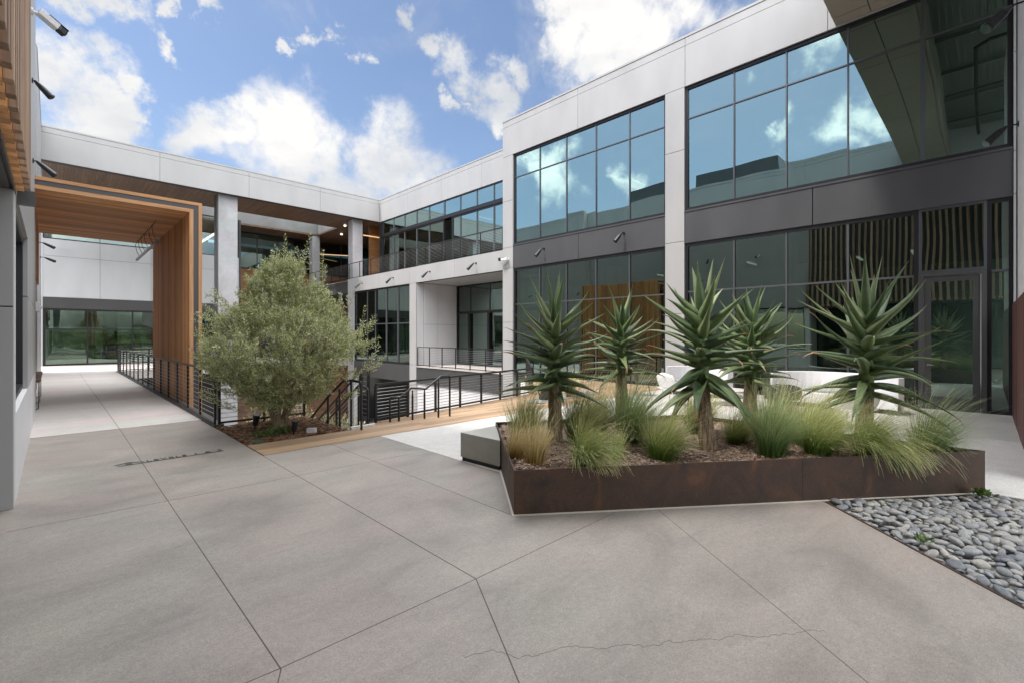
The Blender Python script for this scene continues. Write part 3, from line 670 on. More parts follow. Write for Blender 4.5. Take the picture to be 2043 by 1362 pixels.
# ------------------------------------------------------------------ balcony wing
def balcony_wing():
    t = thing('balcony_wing', 'lower light grey office wing with a long recessed balcony and a covered terrace beneath it', 'building', (18, 22, 0))
    BXp = 16.6
    panels('X', BXp, [15.31, 19.19, 22.88, 26.62, 30.30], [9.74, ZL2, ZL1], 'parapet', M['panel'], t, back=0.45)
    cp = MB(); cp.box(BXp-0.015, 15.31, ZL1+0.012, BXp+0.46, 30.3, ZT); cp.build('coping', M['panel'], t)
    panels('X', AX, [15.31, 18.876, 22.375, 23.045, 26.606, 30.842], [ZB-0.02, 5.54], 'balcony_band', M['panel'], t, back=0.3)
    s = MB(); s.box(AX+0.31, 15.31, 5.2, BXp+0.1, 38, 5.53); s.build('balcony_floor', M['walkway'], t)
    s = MB(); s.box(AX+0.31, 15.31, ZB-0.02, 17.3, 22.27, ZB+0.05); s.build('terrace_ceiling', M['panel'], t)
    # upper glazing, sliding doors open at the far end
    ys = (28.46, 27.053, 25.616, 24.217, 22.656, 21.118, 19.655, 18.262)
    window(t, 'X', BXp, 15.31, 29.96, 8.78, 9.74, ys, (), fw=0.06, mw=0.05, border=0.06, thick=(22.656,))
    b = MB(); b.box(BXp-0.01, 15.31, 8.62, BXp+0.16, 30.3, 8.775); b.box(BXp, 29.96, 5.54, BXp+0.2, 30.3, 9.74); b.build('header_beam', M['frame'], t)
    window(t, 'X', BXp, 15.31, 21.9, 5.54, 8.615, (21.118, 19.655, 18.262), (), fw=0.08, mw=0.08, border=0.09)
    window(t, 'X', BXp, 22.656, 29.96, 5.54, 8.615, (24.217, 25.616, 27.053, 28.46), (), fw=0.08, mw=0.09, border=0.1, glass='glass_low')
    # ground storey
    for (y0, y1) in ((22.375, 23.045), (30.014, 30.842)):
        panels('X', AX, [y0, y1], [-4.6, 0.05, 4.63], 'column', M['panel'], t, gap=0.014, back=0.5)
        sd_ = MB(); sd_.box(AX+0.052, y0-0.003, -4.6, AX+0.5, y0+0.003, 4.63); sd_.build('column_side', M['white_panel'], t)
    window(t, 'X', AX+0.05, 23.045, 30.014, 0.05, 4.63, (28.242, 27.18, 25.804, 24.46), (2.42,), fw=0.08, mw=0.06, glass='glass_low', border=0.08, thick=(25.804, 24.46))
    panels('X', AX+0.04, [15.31, 18.9, 22.375], [-0.96, -0.06], 'spandrel', M['charcoal'], t)
    panels('X', AX+0.04, [23.045, 30.014], [-0.96, 0.02], 'spandrel', M['charcoal'], t)
    f = MB(); f.box(AX-0.0, 15.31, -0.055, 17.3, 22.375, -0.0); f.build('terrace_floor', M['walkway'], t)
    panels('Y', 22.30, [AX+0.5, 15.9, 17.3], [0.0, 2.33, 4.63], 'recess_wall', M['white_panel'], t)
    window(t, 'X', 17.3, 15.31, 22.29, 0.0, 4.63, (21.1, 19.4, 17.9, 16.6), (), fw=0.08, mw=0.05, glass='glass_low', border=0.08)
    b = MB(); b.box(17.25, 15.31, 2.95, 17.45, 22.2, 3.1); b.build('header_beam', M['frame'], t)
    for y in (19.4, 17.9, 21.1): b = MB(); b.box(17.25, y-.09, 0, 17.4, y+.09, 2.95); b.build('door_post', M['frame'], t)
    # lower storey in the sunken court
    w = MB(); w.box(AX+0.1, 15.31, -4.6, AX+0.35, 22.375, -0.965); w.build('lower_wall', M['white_panel'], t)
    w = MB(); w.box(17.5, 23.1, -4.6, 17.7, 46, -0.965); w.build('lower_wall_back', M['int_dark'], t)
    # inside
    f = MB(); f.box(AX+0.25, 23.05, -0.3, 26, 30.3, 0.03); f.box(17.5, 15.32, -0.3, 26, 23.04, -0.01); f.box(BXp+0.25, 15.32, 5.0, 26, 30.3, 5.5); f.build('interior_floor', M['int_floor'], t)
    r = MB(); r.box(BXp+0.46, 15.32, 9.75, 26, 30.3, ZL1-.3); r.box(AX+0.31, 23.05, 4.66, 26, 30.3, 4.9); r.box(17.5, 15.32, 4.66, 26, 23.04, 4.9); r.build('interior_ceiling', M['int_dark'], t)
    w = MB(); w.box(22, 15.32, 0, 22.2, 30.3, 4.65); w.box(18.6, 23.3, 0, 18.8, 28.2, 4.6); w.box(19.5, 16, 0, 19.7, 22, 4.6); w.box(23, 15.3, 5.5, 23.2, 30.3, 9.7); w.box(19.6, 24.6, 5.5, 19.9, 30.2, 9.7); w.build('interior_wall', M['int_wall'], t)
    w = MB(); w.box(18.45, 26.2, 0, 18.58, 27.4, 2.7); w.build('interior_door', M['int_dark'], t)
    for y in (24.6, 25.9, 27.3, 28.4):
        w = MB(); w.box(15.2, y-.07, 0.03, 15.45, y+.07, 4.6); w.build('timber_post', M['cedar_z'], t)
    for (x, y) in ((18, 17.8), (18, 21.4)):
        c = MB(); c.box(x, y-.03, 8.8, x+1.4, y+.03, 8.86); c.build('ceiling_lamp', M['lamp_white'], t)
balcony_wing()

# ------------------------------------------------------------------ roof bridge between the wings (plane Y = 30.3)
def roof_bridge():
    t = thing('roof_bridge', 'grey roof span with timber soffit crossing the far end of the court', 'building', (8, 32, 0))
    panels('Y', 30.3, [-0.375, 4.0, 8.21, 12.38, 16.59], [9.76, ZL2, ZL1], 'fascia', M['panel'], t, back=0.4)
    cp = MB(); cp.box(-0.375, 30.285, ZL1+0.012, 16.59, 30.7, ZT); cp.build('coping', M['panel'], t)
    s = MB()
    z0, z1 = 9.78, 9.9
    # soffit with a roof opening X 6..15.35, Y 34.35..38.2
    s.box(-0.4, 30.7, z0, 24, 34.35, z1); s.box(-0.4, 38.2, z0, 24, 46, z1); s.box(-0.4, 34.35, z0, 6, 38.2, z1); s.box(15.35, 34.35, z0, 24, 38.2, z1)
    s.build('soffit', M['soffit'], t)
    o = MB(); o.box(6, 38.2, z1+.005, 15.35, 38.4, ZT-.1); o.box(15.35, 34.35, z1+.005, 15.5, 38.2, ZT-.1); o.box(5.85, 34.35, z1+.005, 6, 38.2, ZT-.1); o.box(6, 34.2, z1+.005, 15.35, 34.35, ZT-.1); o.build('roof_opening', M['opening'], t)
    r = MB(); r.box(-0.4, 38.42, 10.0, 24, 46, ZT-.2); r.box(15.52, 30.72, 10, 24, 38.2, ZT-.2); r.box(-.4, 30.72, 10, 15.5, 34.18, ZT-.2); r.build('roof', M['panel'], t)
    for (x0, x1, y0, y1, zb) in ((6.75, 7.72, 30.72, 31.45, -4.6), (14.88, 15.62, 30.9, 31.6, 0), (15.0, 15.6, 38.25, 38.9, 0)):
        c = MB(); c.box(x0, y0, zb, x1, y1, z0-.005); c.build('column', M['column'], t, bevel=0.02)
    b = MB(); b.box(6.70, 30.9, -4.6, 6.745, 31.5, z0-.005); b.build('column_flashing', M['charcoal'], t)
    # floor of the upper passage
    f = MB(); f.box(AX+0.3, 30.9, 4.7, 24, 46, 5.5); f.build('upper_floor', M['int_dark'], t)
    # downlights
    for (x, y) in ((15.3, 33.0), (17.4, 33.2), (16.4, 36.0), (18.5, 31.6)):
        d = MB(); d.tube([(x, y, z0-.10), (x, y, z0-.003)], .09, 12); d.build('downlight', M['lamp_white'], t)
    w = MB(); w.box(16.7, 31.9, 5.5, 24, 32.1, z0-.01); w.build('timber_wall', M['wall_wood'], t)
    l = MB(); l.box(16.0, 31.55, 8.9, 18.4, 31.62, 8.96); l.build('strip_lamp', M['lamp'], t)
    # glazed back of the passage
    window(t, 'Y', 40.6, 9.45, 24, 6.9, 9.775, (11.6, 13.9, 16.2, 18.5), (), fw=0.08, mw=0.06, glass='glass_low', border=0.08)
    w = MB(); w.box(9.45, 40.6, 3.0, 24, 40.8, 6.88); w.build('timber_panel', M['wall_wood'], t)
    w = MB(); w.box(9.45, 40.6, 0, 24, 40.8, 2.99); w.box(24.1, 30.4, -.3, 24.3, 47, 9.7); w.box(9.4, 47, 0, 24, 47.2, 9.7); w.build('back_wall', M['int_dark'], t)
    l = MB(); l.bar((15.9, 40.0, 8.6), (19, 38.6, 8.6), .06); l.build('strip_lamp', M['lamp'], t)
    w = MB(); w.box(2.35, 31.62, -4.6, 6.7, 31.8, -.41); w.build('court_wall', M['int_dark'], t)
    w = MB(); w.box(7.73, 31.62, -4.6, 16, 31.8, -.41); w.build('court_timber_wall', M['brown_wood'], t)
roof_bridge()

# ------------------------------------------------------------------ glass pavilion at the end of the walkway (plane Y = 36.7)
def pavilion():
    t = thing('glass_pavilion', 'two storey green glass pavilion closing the far end of the walkway', 'building', (4, 40, 0))
    x0, x1 = -0.38, 9.3
    window(t, 'Y', 36.7, x0, x1, 0, 3.2, (1.45, 3.5, 5.5, 6.6, 8.0), (2.05,), fw=0.09, mw=0.07, glass='glass_dark', border=0.1, mm='frame')
    panels('Y', 36.7, [x0, x1], [3.21, 3.83], 'spandrel', M['charcoal'], t)
    panels('Y', 36.72, [x0, 2.0, 4.4, 6.8, x1], [3.84, 6.15, 7.1], 'white_panel', M['white_gloss'], t)
    window(t, 'Y', 36.7, x0, x1, 7.11, 9.77, (2.0, 4.4, 6.8), (), fw=0.05, mw=0.03, glass='glass_far', border=0.05)
    w = MB(); w.box(x1, 36.76, 0, x1+.14, 40.6, 9.775); w.build('corner_post', M['charcoal'], t)
    f = MB(); f.box(x0, 37.1, 3.2, x1, 46, 3.6); f.build('interior_floor', M['int_floor'], t)
    w = MB(); w.box(x0, 45.8, 3.6, x1, 46, 9.7); w.box(x0, 45.8, 2.3, x1, 46, 3.19); w.box(x0-.2, 36.8, 0, x0-.01, 46, 9.7); w.build('interior_wall', M['shade'], t)
    w = MB(); w.box(2.3, 39.5, 0, 3.0, 40.2, 3.19); w.box(5.2, 43, 0, 9, 43.2, 3.19); w.build('interior_column', M['int_dark'], t)
    w = MB(); w.box(6.0, 39, 0, 8.6, 39.2, 3.1); w.build('timber_partition', M['wall_wood'], t)
    l = MB()
    for x in (0.8, 3.2, 5.6, 8.2): l.box(x, 38.5, 8.9, x+.12, 45, 9.0)
    l.build('ceiling_lamp', M['lamp_white'], t)
pavilion()
# planting beyond the glazed ground storey
hl = MB()
hp = []
for i in range(49):
    x = -120+i*5; hp.append((x, 80, 2.2+2.6*noise.noise(Vector((x*.05, 2, 0)))+1.2*noise.noise(Vector((x*.3, 5, 0)))))
hv = []
for (x, y, z) in hp: hv += [(x, y, -4.6), (x, y, z), (x, y+30, z-1)]
hf = []
for i in range(48): hf += [(3*i, 3*i+3, 3*i+4, 3*i+1), (3*i+1, 3*i+4, 3*i+5, 3*i+2)]
hl.add(hv, hf)
# same rise behind the camera
hl.add([(x, -70-(y-80), z) for (x, y, z) in hv], [tuple(reversed(f)) for f in hf])
def m_foliage_far():
    m = mat('distant_scrub', (0.08, 0.11, 0.05), 0.9); t = NT(m)
    n = t.noise(t.pos((1, 1, 1.6)), .9, 6, .7); t.col(t.ramp(n, [(.35, (.02, .03, .014)), (.5, (.06, .08, .04)), (.68, (.26, .27, .17))])); return m
M['scrub'] = m_foliage_far()
struct('hills', hl, M['scrub'])
# ------------------------------------------------------------------ building along the left of the walkway
WX = -0.27
def side_building():
    t = thing('side_building', 'pale panelled building at the left edge with a weathered timber slat screen over its windows', 'building', (-4, 8, 0))
    # end column facing the camera
    c = panels('Y', 6.7, [-1.6, WX-0.005], [0.0, 1.98, 3.13], 'column', M['panel'], t, gap=0.012, back=0.30)
    c = MB(); c.box(WX-.03, 6.76, 0.0, WX, 7.0, 3.13); c.build('column_side', M['white_panel'], t)
    # low wall, window and wide jamb
    w = MB(); w.box(WX-0.3, 7.0, 0.0, WX, 14.9, 0.9); w.build('low_wall', M['white_panel'], t)
    window(t, 'X', WX-0.05, 7.0, 10.2, 0.92, 3.13, (), (), fw=0.06, border=0.05, glass='glass_far', inset=-0.12)
    w = MB(); w.box(WX-0.3, 10.2, 0.905, WX, 14.9, 2.28); w.box(WX-0.3, 10.2, 2.295, WX, 14.9, 11.2); w.build('wall', M['panel'], t)
    w = MB(); w.box(WX-3, 6.98, 0.9, WX-0.32, 7.0, 3.1); w.build('interior_partition', M['int_wall'], t)
    # upper wall behind the screen
    w = panels('X', WX+0.003, [6.91, 10.2], [3.16, 5.7, 9.7, ZL2, ZL1], 'wall', M['panel'], t, back=.12, sgn=-1)
    panels('X', WX+0.003, [-14, -8, -3, 2.4, 6.9], [8.9, ZL2, ZL1], 'wall', M['panel'], t, back=.12, sgn=-1)
    panels('X', WX+0.003, [-14, -8, -3, 2.4, 6.9], [3.16, 8.88], 'screen_backing', M['charcoal'], t, back=.12, sgn=-1)
    b = MB(); b.box(-0.9, -14, 3.14, WX-0.03, 10.19, 11.2); b.box(-9, -14, 3.14, -0.92, 30.3, 11.2); b.build('building_core', M['panel'], t)
    s = MB(); s.box(-9, -14, 3.13, WX-0.025, 6.98, 3.138); s.build('soffit', M['charcoal'], t)
    cp = MB(); cp.box(-0.7, -14, 11.21, WX+.015, 14.9, ZT); cp.box(-0.8, 22.0, 11.21, -0.36, 30.25, ZT); cp.build('coping', M['panel'], t)
    # recessed middle and far wall
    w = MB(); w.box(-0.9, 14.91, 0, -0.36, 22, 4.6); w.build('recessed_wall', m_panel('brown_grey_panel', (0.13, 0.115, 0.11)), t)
    w = panels('X', -0.375, [22, 26, 30.28], [0, 2.3, 4.66, 9.7, ZL2, ZL1], 'wall', M['panel'], t, back=.3, sgn=-1)
    w = MB(); w.box(-0.9, 21.95, 0, -0.38, 22.0, 11.2); w.build('wall_end', M['panel'], t)
    # roof plant enclosures
    for (x0, x1, y0, y1, z) in ((-6, -3, 9, 14.5, 13.1), (-6, -3.4, 16.5, 20, 12.9)):
        p = MB(); p.box(x0, y0, ZT-.2, x1, y1, z); p.box(x0+.2, y0+.3, z, x0+1.2, y0+1.6, z+.35); p.build('roof_enclosure', M['charcoal'], t)
    # ground floor glazing behind the column
    window(t, 'X', -1.8, -14, 6.7, 0, 3.13, (-10, -6, -2, 1.5, 4.2), (), glass='glass_low')
    w = MB(); w.box(-9, -14, 0, -8.8, 6.7, 3.12); w.box(-8.8, 6.72, 0, -1.62, 6.9, 3.12); w.box(-6, -14, .0, -5.9, 2, 3.1); w.build('interior_wall', M['int_wall'], t)
    # timber screen
    s = MB(); y = -1.0; i = 0
    rn = random.Random(2)
    while y < 6.9:
        s.box(-0.205, y, 3.17, -0.158, y+0.09, 8.8); y += 0.235
    scr = s.build('slat_screen', M['screen_z'], t, bevel=0.004)
    s = MB(); y = -1.0
    while y < 6.9:
        s.box(-0.262, y-0.02, 3.16, -0.206, y+0.11, 3.255); y += 0.235
    s.build('bottom_slats', M['cedar_x'], scr)
    s = MB(); s.box(-0.268, -1.0, 3.12, -0.262, 6.9, 3.25); s.box(-.262, 6.99, 3.05, -.13, 7.05, 3.2); s.build('screen_trim', M['charcoal'], scr)
    return t
side_building()

# ------------------------------------------------------------------ timber portal over the walkway
def portal():
    t = thing('timber_portal', 'square timber slat portal framing the walkway, with an inner lining of cedar strips', 'portal', (1, 14, 0))
    y0, y1 = 14.04, 20.05
    xi, xo, zi, zo = 2.45, 2.72, 4.79, 5.06
    xl = -0.34
    # front and back faces: outer strip, dark channel, inner strip
    for (fy, s) in ((y0, 1), (y1, -1)):
        a, b = sorted((fy, fy+s*0.10))
        o = MB(); o.box(xl, a, zo-.075, xo-.075, b, zo); o.build('head_strip', M['cedar_trim'], t)
        o = MB(); o.box(xl, a, zi, xi, b, zi+.085); o.build('head_strip', M['cedar_trim'], t)
        o = MB(); o.box(xo-.075, a, -4.6, xo, b, zo); o.build('post_strip', M['cedar_trim_z'], t)
        o = MB(); o.box(xi, a, -4.6, xi+.085, b, zi+.085); o.build('post_strip', M['cedar_trim_z'], t)
        c0, c1 = sorted((fy+s*0.015, fy+s*0.09))
        o = MB(); o.box(xi+.086, c0, -4.6, xo-.076, c1, zo-.076); o.box(xl, c0, zi+.086, xi+.085, c1, zo-.076); o.build('steel_channel', M['charcoal'], t)
    # core
    o = MB(); o.box(xi+.07, y0+.105, -4.6, xo-.05, y1-.105, zo-.06); o.box(xl, y0+.105, zi+.07, xi+.065, y1-.105, zo-.06); o.build('portal_core', M['int_dark'], t)
    def strips(a, b, p, w):
        r = []; u = a
        while u+w < b: r.append((u, u+w)); u += p
        return r
    m = MB()
    for (a, b) in strips(y0+.11, y1-.11, 0.108, 0.066): m.box(xi, a, -4.6, xi+.06, b, zi+.06)
    m.build('wall_slats', M['cedar_z'], t)
    m = MB()
    for (a, b) in strips(y0+.11, y1-.11, 0.108, 0.066): m.box(xo-.04, a, -4.6, xo, b, zo-.02)
    m.build('outer_slats', M['cedar_z'], t)
    m = MB()
    for (a, b) in strips(y0+.11, y1-.11, 0.108, 0.066): m.box(xl, a, zi, xi-.002, b, zi+.068)
    m.build('ceiling_slats', M['cedar_x'], t)
    m = MB()
    for (a, b) in strips(y0+.11, y1-.11, 0.108, 0.066): m.box(xl, a, 3.2, xl+.05, b, zi-.002)
    m.build('side_slats', M['cedar_z'], t)
portal()
t = thing('hanging_lamp', 'long thin black bar lamp hung on curved wires under the timber portal ceiling', 'lamp', (2.0, 17.5, 4.2))
b = MB(); b.box(1.975, 15.3, 4.18, 2.025, 19.9, 4.24); b.build('lamp_bar', M['fixture'], t)
for i, y in enumerate((15.7, 16.3, 17.2, 17.9, 18.5, 19.2)):
    b = MB(); b.tube([(2.0, y, 4.24), (2.0-.06, y+.1, 4.42), (2.0-.1, y+.02, 4.6), (2.0-.02, y-.05, 4.79)], 0.008, 6); b.build('wire', M['fixture'], t)

# ------------------------------------------------------------------ roof canopy overhead
def canopy():
    t = thing('roof_canopy', 'deep roof canopy overhead with beige edge panels and bare metal decking underneath', 'canopy', (7, -5, 9.7))
    z = 9.745
    b = MB(); ys = [2.73, 1.93]
    x = -0.25
    while x < 14.4:
        b.box(x+.01, 1.2, z, min(x+2.4, 14.5)-.01, 1.98, z+.05); b.box(x+.01, 2.0, z, min(x+2.4, 14.5)-.01, 2.73, z+.05); x += 2.4
    b.build('edge_panel', M['beige'], t)
    f = panels('Y', -2.73, [-0.25, 3.5, 7.5, 11.5, 14.5], [z, ZL2, ZL1], 'fascia_tmp', M['panel'], t)
    for o in list(f.children)+[f]: bpy.data.objects.remove(o)
    b = MB()
    for (x0, x1) in ((-.25, 3.5), (3.51, 7.5), (7.51, 11.5), (11.51, 14.46)): b.box(x0, 2.70, z+.052, x1, 2.74, ZL1)
    b.build('fascia', M['panel'], t)
    r = MB(); r.box(-.25, -4, 11.0, 14.5, 2.69, 11.2); r.build('roof', M['deckmetal'], t)
    r = MB(); y = -3.9
    while y < 1.0: r.box(-.25, y, 10.965, 14.49, y+.05, 10.995); y += .15
    r.build('deck_ribs', M['deckmetal'], t)
    g = MB()
    for x in (1.5, 4.2, 6.9, 9.6, 12.3): g.box(x-.06, -4, 10.72, x+.06, 1.09, 10.75); g.box(x-.012, -4, 10.75, x+.012, 1.09, 10.89)
    for y in (-1.2,): g.box(-.25, y-.08, 10.62, 14.49, y+.08, 10.71)
    g.build('roof_beams', M['deckmetal'], t)
    p = MB()
    p.tube([(0, .2, 10.5), (9, .2, 10.5), (9.3, -.1, 10.5), (9.3, -3.9, 10.5)], .05, 10); p.tube([(0, -.7, 10.15), (12, -.7, 10.15), (12.3, -1, 10.15), (12.3, -3.9, 10.15)], .045, 8)
    p.tube([(3.1, 1, 10.3), (3.1, -4, 10.3)], .03, 6); p.tube([(6.0, 1, 10.3), (6.0, -4, 10.3)], .03, 6)
    p.build('pipes', M['pipe'], t)
    d = MB(); d.box(-.25, 1.1, z+.052, 14.49, 1.19, 11.0); d.build('inner_edge', M['beige'], t)
    for x in (0.4,):
        c = MB(); c.box(x-.3, -3.9, 0, x+.3, -3.3, 10.19); c.build('column', M['column'], t)
canopy()
# concrete side wall with red-brown cladding, at the right edge
t = thing('side_wall', 'tall pale concrete wall with red brown cladding on its lower half at the right edge', 'wall', (12, -.6, 0))
panels('Y', -0.42, [8.2, 11.2, 12.6], [2.36, 5.6, 9.74], 'wall', M['side_wall'], t, back=.5, sgn=-1)
b = MB(); b.box(12.62, -.47, 2.36, 13.9, -.44, 9.74); b.build('metal_return', M['frame_grey'], t)
b = MB(); b.box(8.2, -.5, 0, 14.4, -.45, 2.34); b.build('lower_wall', M['seam'], t)
b = MB()
for (x0, x1, yy) in ((8.3, 9.25, -.40), (9.27, 10.3, -.402), (10.32, 11.4, -.40), (11.42, 12.5, -.402), (12.52, 13.5, -.40), (13.52, 14.38, -.402)): b.box(x0, -.448, 0.01, x1, yy, 2.34)
b.build('cladding', M['corten_red'], t)

# ------------------------------------------------------------------ railings
def railing(name, label, cat, pts, h=1.07, z=0.0, posts=None, spacing=1.2, cables=10, fascia=False, slope=None, group=None, post_w=0.045):
    """posts, top rail, bottom rail and steel cables along a line of points (x, y[, z])"""
    pts = [Vector((*p, z)) if len(p) == 2 else Vector(p) for p in pts]
    t = thing(name, label, cat, tuple((pts[0]+pts[-1])/2), group)
    rail_, cab, bot = MB(), MB(), MB()
    for a, b in zip(pts[:-1], pts[1:]):
        up = Vector((0, 0, 1))
        rail_.bar(a+up*(h-.02), b+up*(h-.02), .05, .04)
        bot.bar(a+up*.06, b+up*.06, .04, .035)
        n = max(1, round((b-a).length/spacing))
        for i in range(n+1):
            if i == n and b is not pts[-1]: continue
            p = a.lerp(b, i/n); m = MB()
            d = (b-a).normalized(); ang = math.atan2(d.y, d.x)
            m.obox(tuple(p+up*(h/2-.02)), (.018, post_w, h-.045), ang) if False else m.obox(tuple(p+up*(h/2-.02)), (post_w, post_w*.8, h-.045), ang)
            m.build('post', M['rail'], t)
        for k in range(cables):
            zz = .06+(h-.10)*(k+1)/(cables+1)
            cab.tube([a+up*zz, b+up*zz], .006, 5, cap=False)
    rail_.build('top_rail', M['rail'], t); bot.build('bottom_rail', M['rail'], t); cab.build('cables', M['cable'], t)
    return t
railing('cable_railing', 'long black cable railing along the right side of the pale walkway', 'railing', [(2.17, 10.15), (2.20, 28.8)], spacing=1.24)
c = MB(); c.box(2.14, 10.1, -.35, 2.31, 28.85, .035); tag(c.build('walkway_edge', M['charcoal']), 'dark steel edge beam under the walkway railing', 'edge beam')
railing('cable_railing', 'short black cable railing crossing the far end of the walkway', 'railing', [(2.25, 28.85), (9.3, 31.5)], spacing=1.3)
railing('cable_railing', 'black cable railing along the back of the olive tree bed', 'railing', [(2.24, 10.14), (3.80, 10.14)], spacing=.8)
railing('cable_railing', 'black cable railing along the back edge of the timber deck, behind the tall aloes', 'railing', [(4.50, 8.36), (6.9, 8.76), (10.05, 9.34), (14.4, 13.75)], spacing=.85, z=.004, h=.76, cables=9)
railing('cable_railing', 'black cable railing of the covered ground floor terrace', 'railing', [(14.56, 22.3), (14.56, 15.4)], spacing=1.15, z=.0)
railing('cable_railing', 'long black cable railing of the upper balcony', 'railing', [(14.58, 15.4), (14.58, 30.8), (14.58, 38)], spacing=1.5, z=5.54, cables=12)
# sloping guard beside the stair down
def stair_guard():
    t = thing('stair_railing', 'sloping black cable railing going down beside the stair, behind the olive', 'railing', (4.4, 9.5, -1))
    a = Vector((4.40, 8.44, 0)); pz = lambda y: -0.60*max(0, y-8.75)
    for i, y in enumerate((8.46, 8.80, 9.9, 11.0, 12.1)):
        m = MB(); m.obox((4.40, y, pz(y)+.52), (.04, .045, 1.0), 0); m.build('post', M['rail'], t)
    r = MB(); r.tube([(4.40, 8.44, 1.02), (4.40, 8.75, 1.02), (4.40, 12.2, 1.02-.60*3.45)], .022, 8); r.build('top_rail', M['rail'], t)
    r = MB()
    for k in range(10):
        zz = .08+.09*k; r.tube([(4.40, 8.44, zz), (4.40, 8.75, zz), (4.40, 12.2, zz-.60*3.45)], .0045, 5)
    r.build('cables', M['cable'], t)
    return t
stair_guard()
st = MB()
for i in range(13): st.box(3.9, 8.45+i*.28, -4.6, 4.38, 8.45+(i+1)*.28, -.17*(i+1)); 
tag(st.build('stair', M['lower']), 'concrete stair going down from the deck to the sunken court', 'stair')
kb = MB(); kb.box(3.84, 8.03, -.2, 4.32, 8.10, .05); tag(kb.build('kerb', M['white_panel']), 'short white kerb at the head of the stair', 'kerb')
# tall handrail, left of the stair
t = thing('handrail', 'tall black pipe handrail going down the stair right beside the olive bed', 'handrail', (3.93, 8.2, 0))
for (x, y, z0, z1) in ((3.97, 7.90, 0, .80), (3.92, 8.20, -.1, .86), (3.86, 8.55, -.35, .70), (3.85, 9.05, -.8, .5), (3.85, 9.9, -1.2, 0.0)):
    m = MB(); m.tube([(x, y, z0), (x, y, z1)], .021, 10); m.build('post', M['rail'], t)
m = MB(); m.tube([(3.97, 7.90, .78), (3.968, 7.905, .84), (3.96, 7.93, .865), (3.92, 8.2, .875), (3.88, 8.42, .86), (3.85, 9.05, .50), (3.85, 10.6, -.45)], .023, 10); m.build('rail', M['rail'], t)
# second rail on the right of the stair
t = thing('handrail', 'low black pipe handrail sloping down the far side of the stair', 'handrail', (4.25, 8.3, 0))
for (y, z0, z1) in ((8.22, 0, .66), (8.60, -.3, .68), (9.6, -1, .12), (10.6, -1.6, -.45)):
    m = MB(); m.tube([(4.26, y, z0), (4.26, y, z1)], .019, 10); m.build('post', M['rail'], t)
m = MB(); m.tube([(4.26, 8.22, .66), (4.26, 8.25, .70), (4.26, 8.60, .72), (4.26, 11.0, -.72)], .021, 10); m.build('rail', M['rail'], t)
# stepped handrail standing on the deck
def stepped_rail():
    t = thing('handrail', 'stepped black pipe handrail standing on the deck in front of the cable railing', 'handrail', (5.3, 8.05, 0))
    P0 = Vector((5.97, 7.93, 0)); P1 = Vector((4.73, 8.22, 0))
    pt = lambda s, z: tuple(P0.lerp(P1, s)+Vector((0, 0, z)))
    for s, h in ((0, .80), (.20, .80), (.44, .62), (.64, .60), (.86, .48), (1.0, .46)):
        m = MB(); m.tube([pt(s, 0), pt(s, h*.82), pt(s, h*.88), pt(s, h)], [.021, .021, .014, .014] if 0 < s < .9 else .021, 10); m.build('post', M['rail'], t)
    m = MB(); m.tube([pt(0, .79), pt(.005, .835), pt(.03, .855), pt(.155, .855), pt(.42, .61), pt(.66, .645), pt(.84, .475), pt(.995, .49), pt(1.0, .45)], .022, 10); m.build('rail', M['rail'], t)
stepped_rail()

# ------------------------------------------------------------------ wall lights and cameras
def wall_light(p, n, down, label, L=.36, r=.06, side=0.0, arm=.17):
    """spot on a short arm: p base on the wall, n outward normal, body tilted down"""
    p = Vector(p); n = Vector(n)
    t = thing('wall_light', label, 'wall light', tuple(p), 'black spot lights on the walls')
    m = MB(); sd_ = n.cross(Vector((0, 0, 1)))
    m.tube([p, p+n*.02], .05, 12); m.build('mounting_plate', M['fixture'], t)
    a = p+n*arm
    m = MB(); m.tube([p+n*.02, p+n*arm*.7, a+Vector((0, 0, -.03))], .014, 8); m.build('arm', M['fixture'], t)
    d = (n*math.cos(down)+Vector((0, 0, -1))*math.sin(down)+sd_*side).normalized()
    q = a+Vector((0, 0, -.02))
    m = MB(); m.tube([q-d*.03, q, q+d*L*.3, q+d*L*.97, q+d*L], [.022, .032, r*.8, r, r*.92], 16); m.build('lamp_body', M['fixture'], t, smooth=False)
    m = MB(); m.tube([q+d*L*1.0, q+d*(L+.006)], r*.8, 16); m.build('lens', M['lens'], t)
for y, z, lab in ((28.72, 5.10, 'black spot light at the far left end of the balcony band'),
                  (24.80, 5.12, 'black spot light second from the left on the balcony band, above the tall window'),
                  (21.01, 5.12, 'black spot light on the balcony band just right of the slim column'),
                  (17.17, 5.15, 'black spot light on the balcony band above the covered terrace')):
    wall_light((AX, y, z), (-1, 0, 0), R(50), lab, L=.42, r=.075, side=.35)
for y, z, lab in ((12.85, 5.28, 'black spot light on the charcoal band above the leftmost aloe'),
                  (9.05, 5.33, 'black spot light on the charcoal band left of the middle column')):
    wall_light((AX+.03, y, z), (-1, 0, 0), R(55), lab, L=.40, r=.075, side=.3)
wall_light((9.85, -.42, 6.45), (0, 1, 0), R(52), 'large black spot light high up in the top right corner', L=.46, r=.08, side=-.62)
wall_light((12.15, -.42, 5.43), (0, 1, 0), R(50), 'black spot light halfway up the concrete wall at the right edge', L=.44, r=.075, side=-.62)
wall_light((WX, 12.2, 6.35), (1, 0, 0), R(48), 'black spot light below the white camera on the left wall', L=.30, r=.062, side=.1, arm=.06)
wall_light((WX, 12.6, 4.99), (1, 0, 0), R(42), 'black spot light low on the left wall, just above the portal', L=.30, r=.055, side=.1, arm=.08)
wall_light((-.375, 22.6, 4.86), (1, 0, 0), R(28), 'upper of the two small black spot lights inside the portal opening', L=.30, r=.055, side=.3)
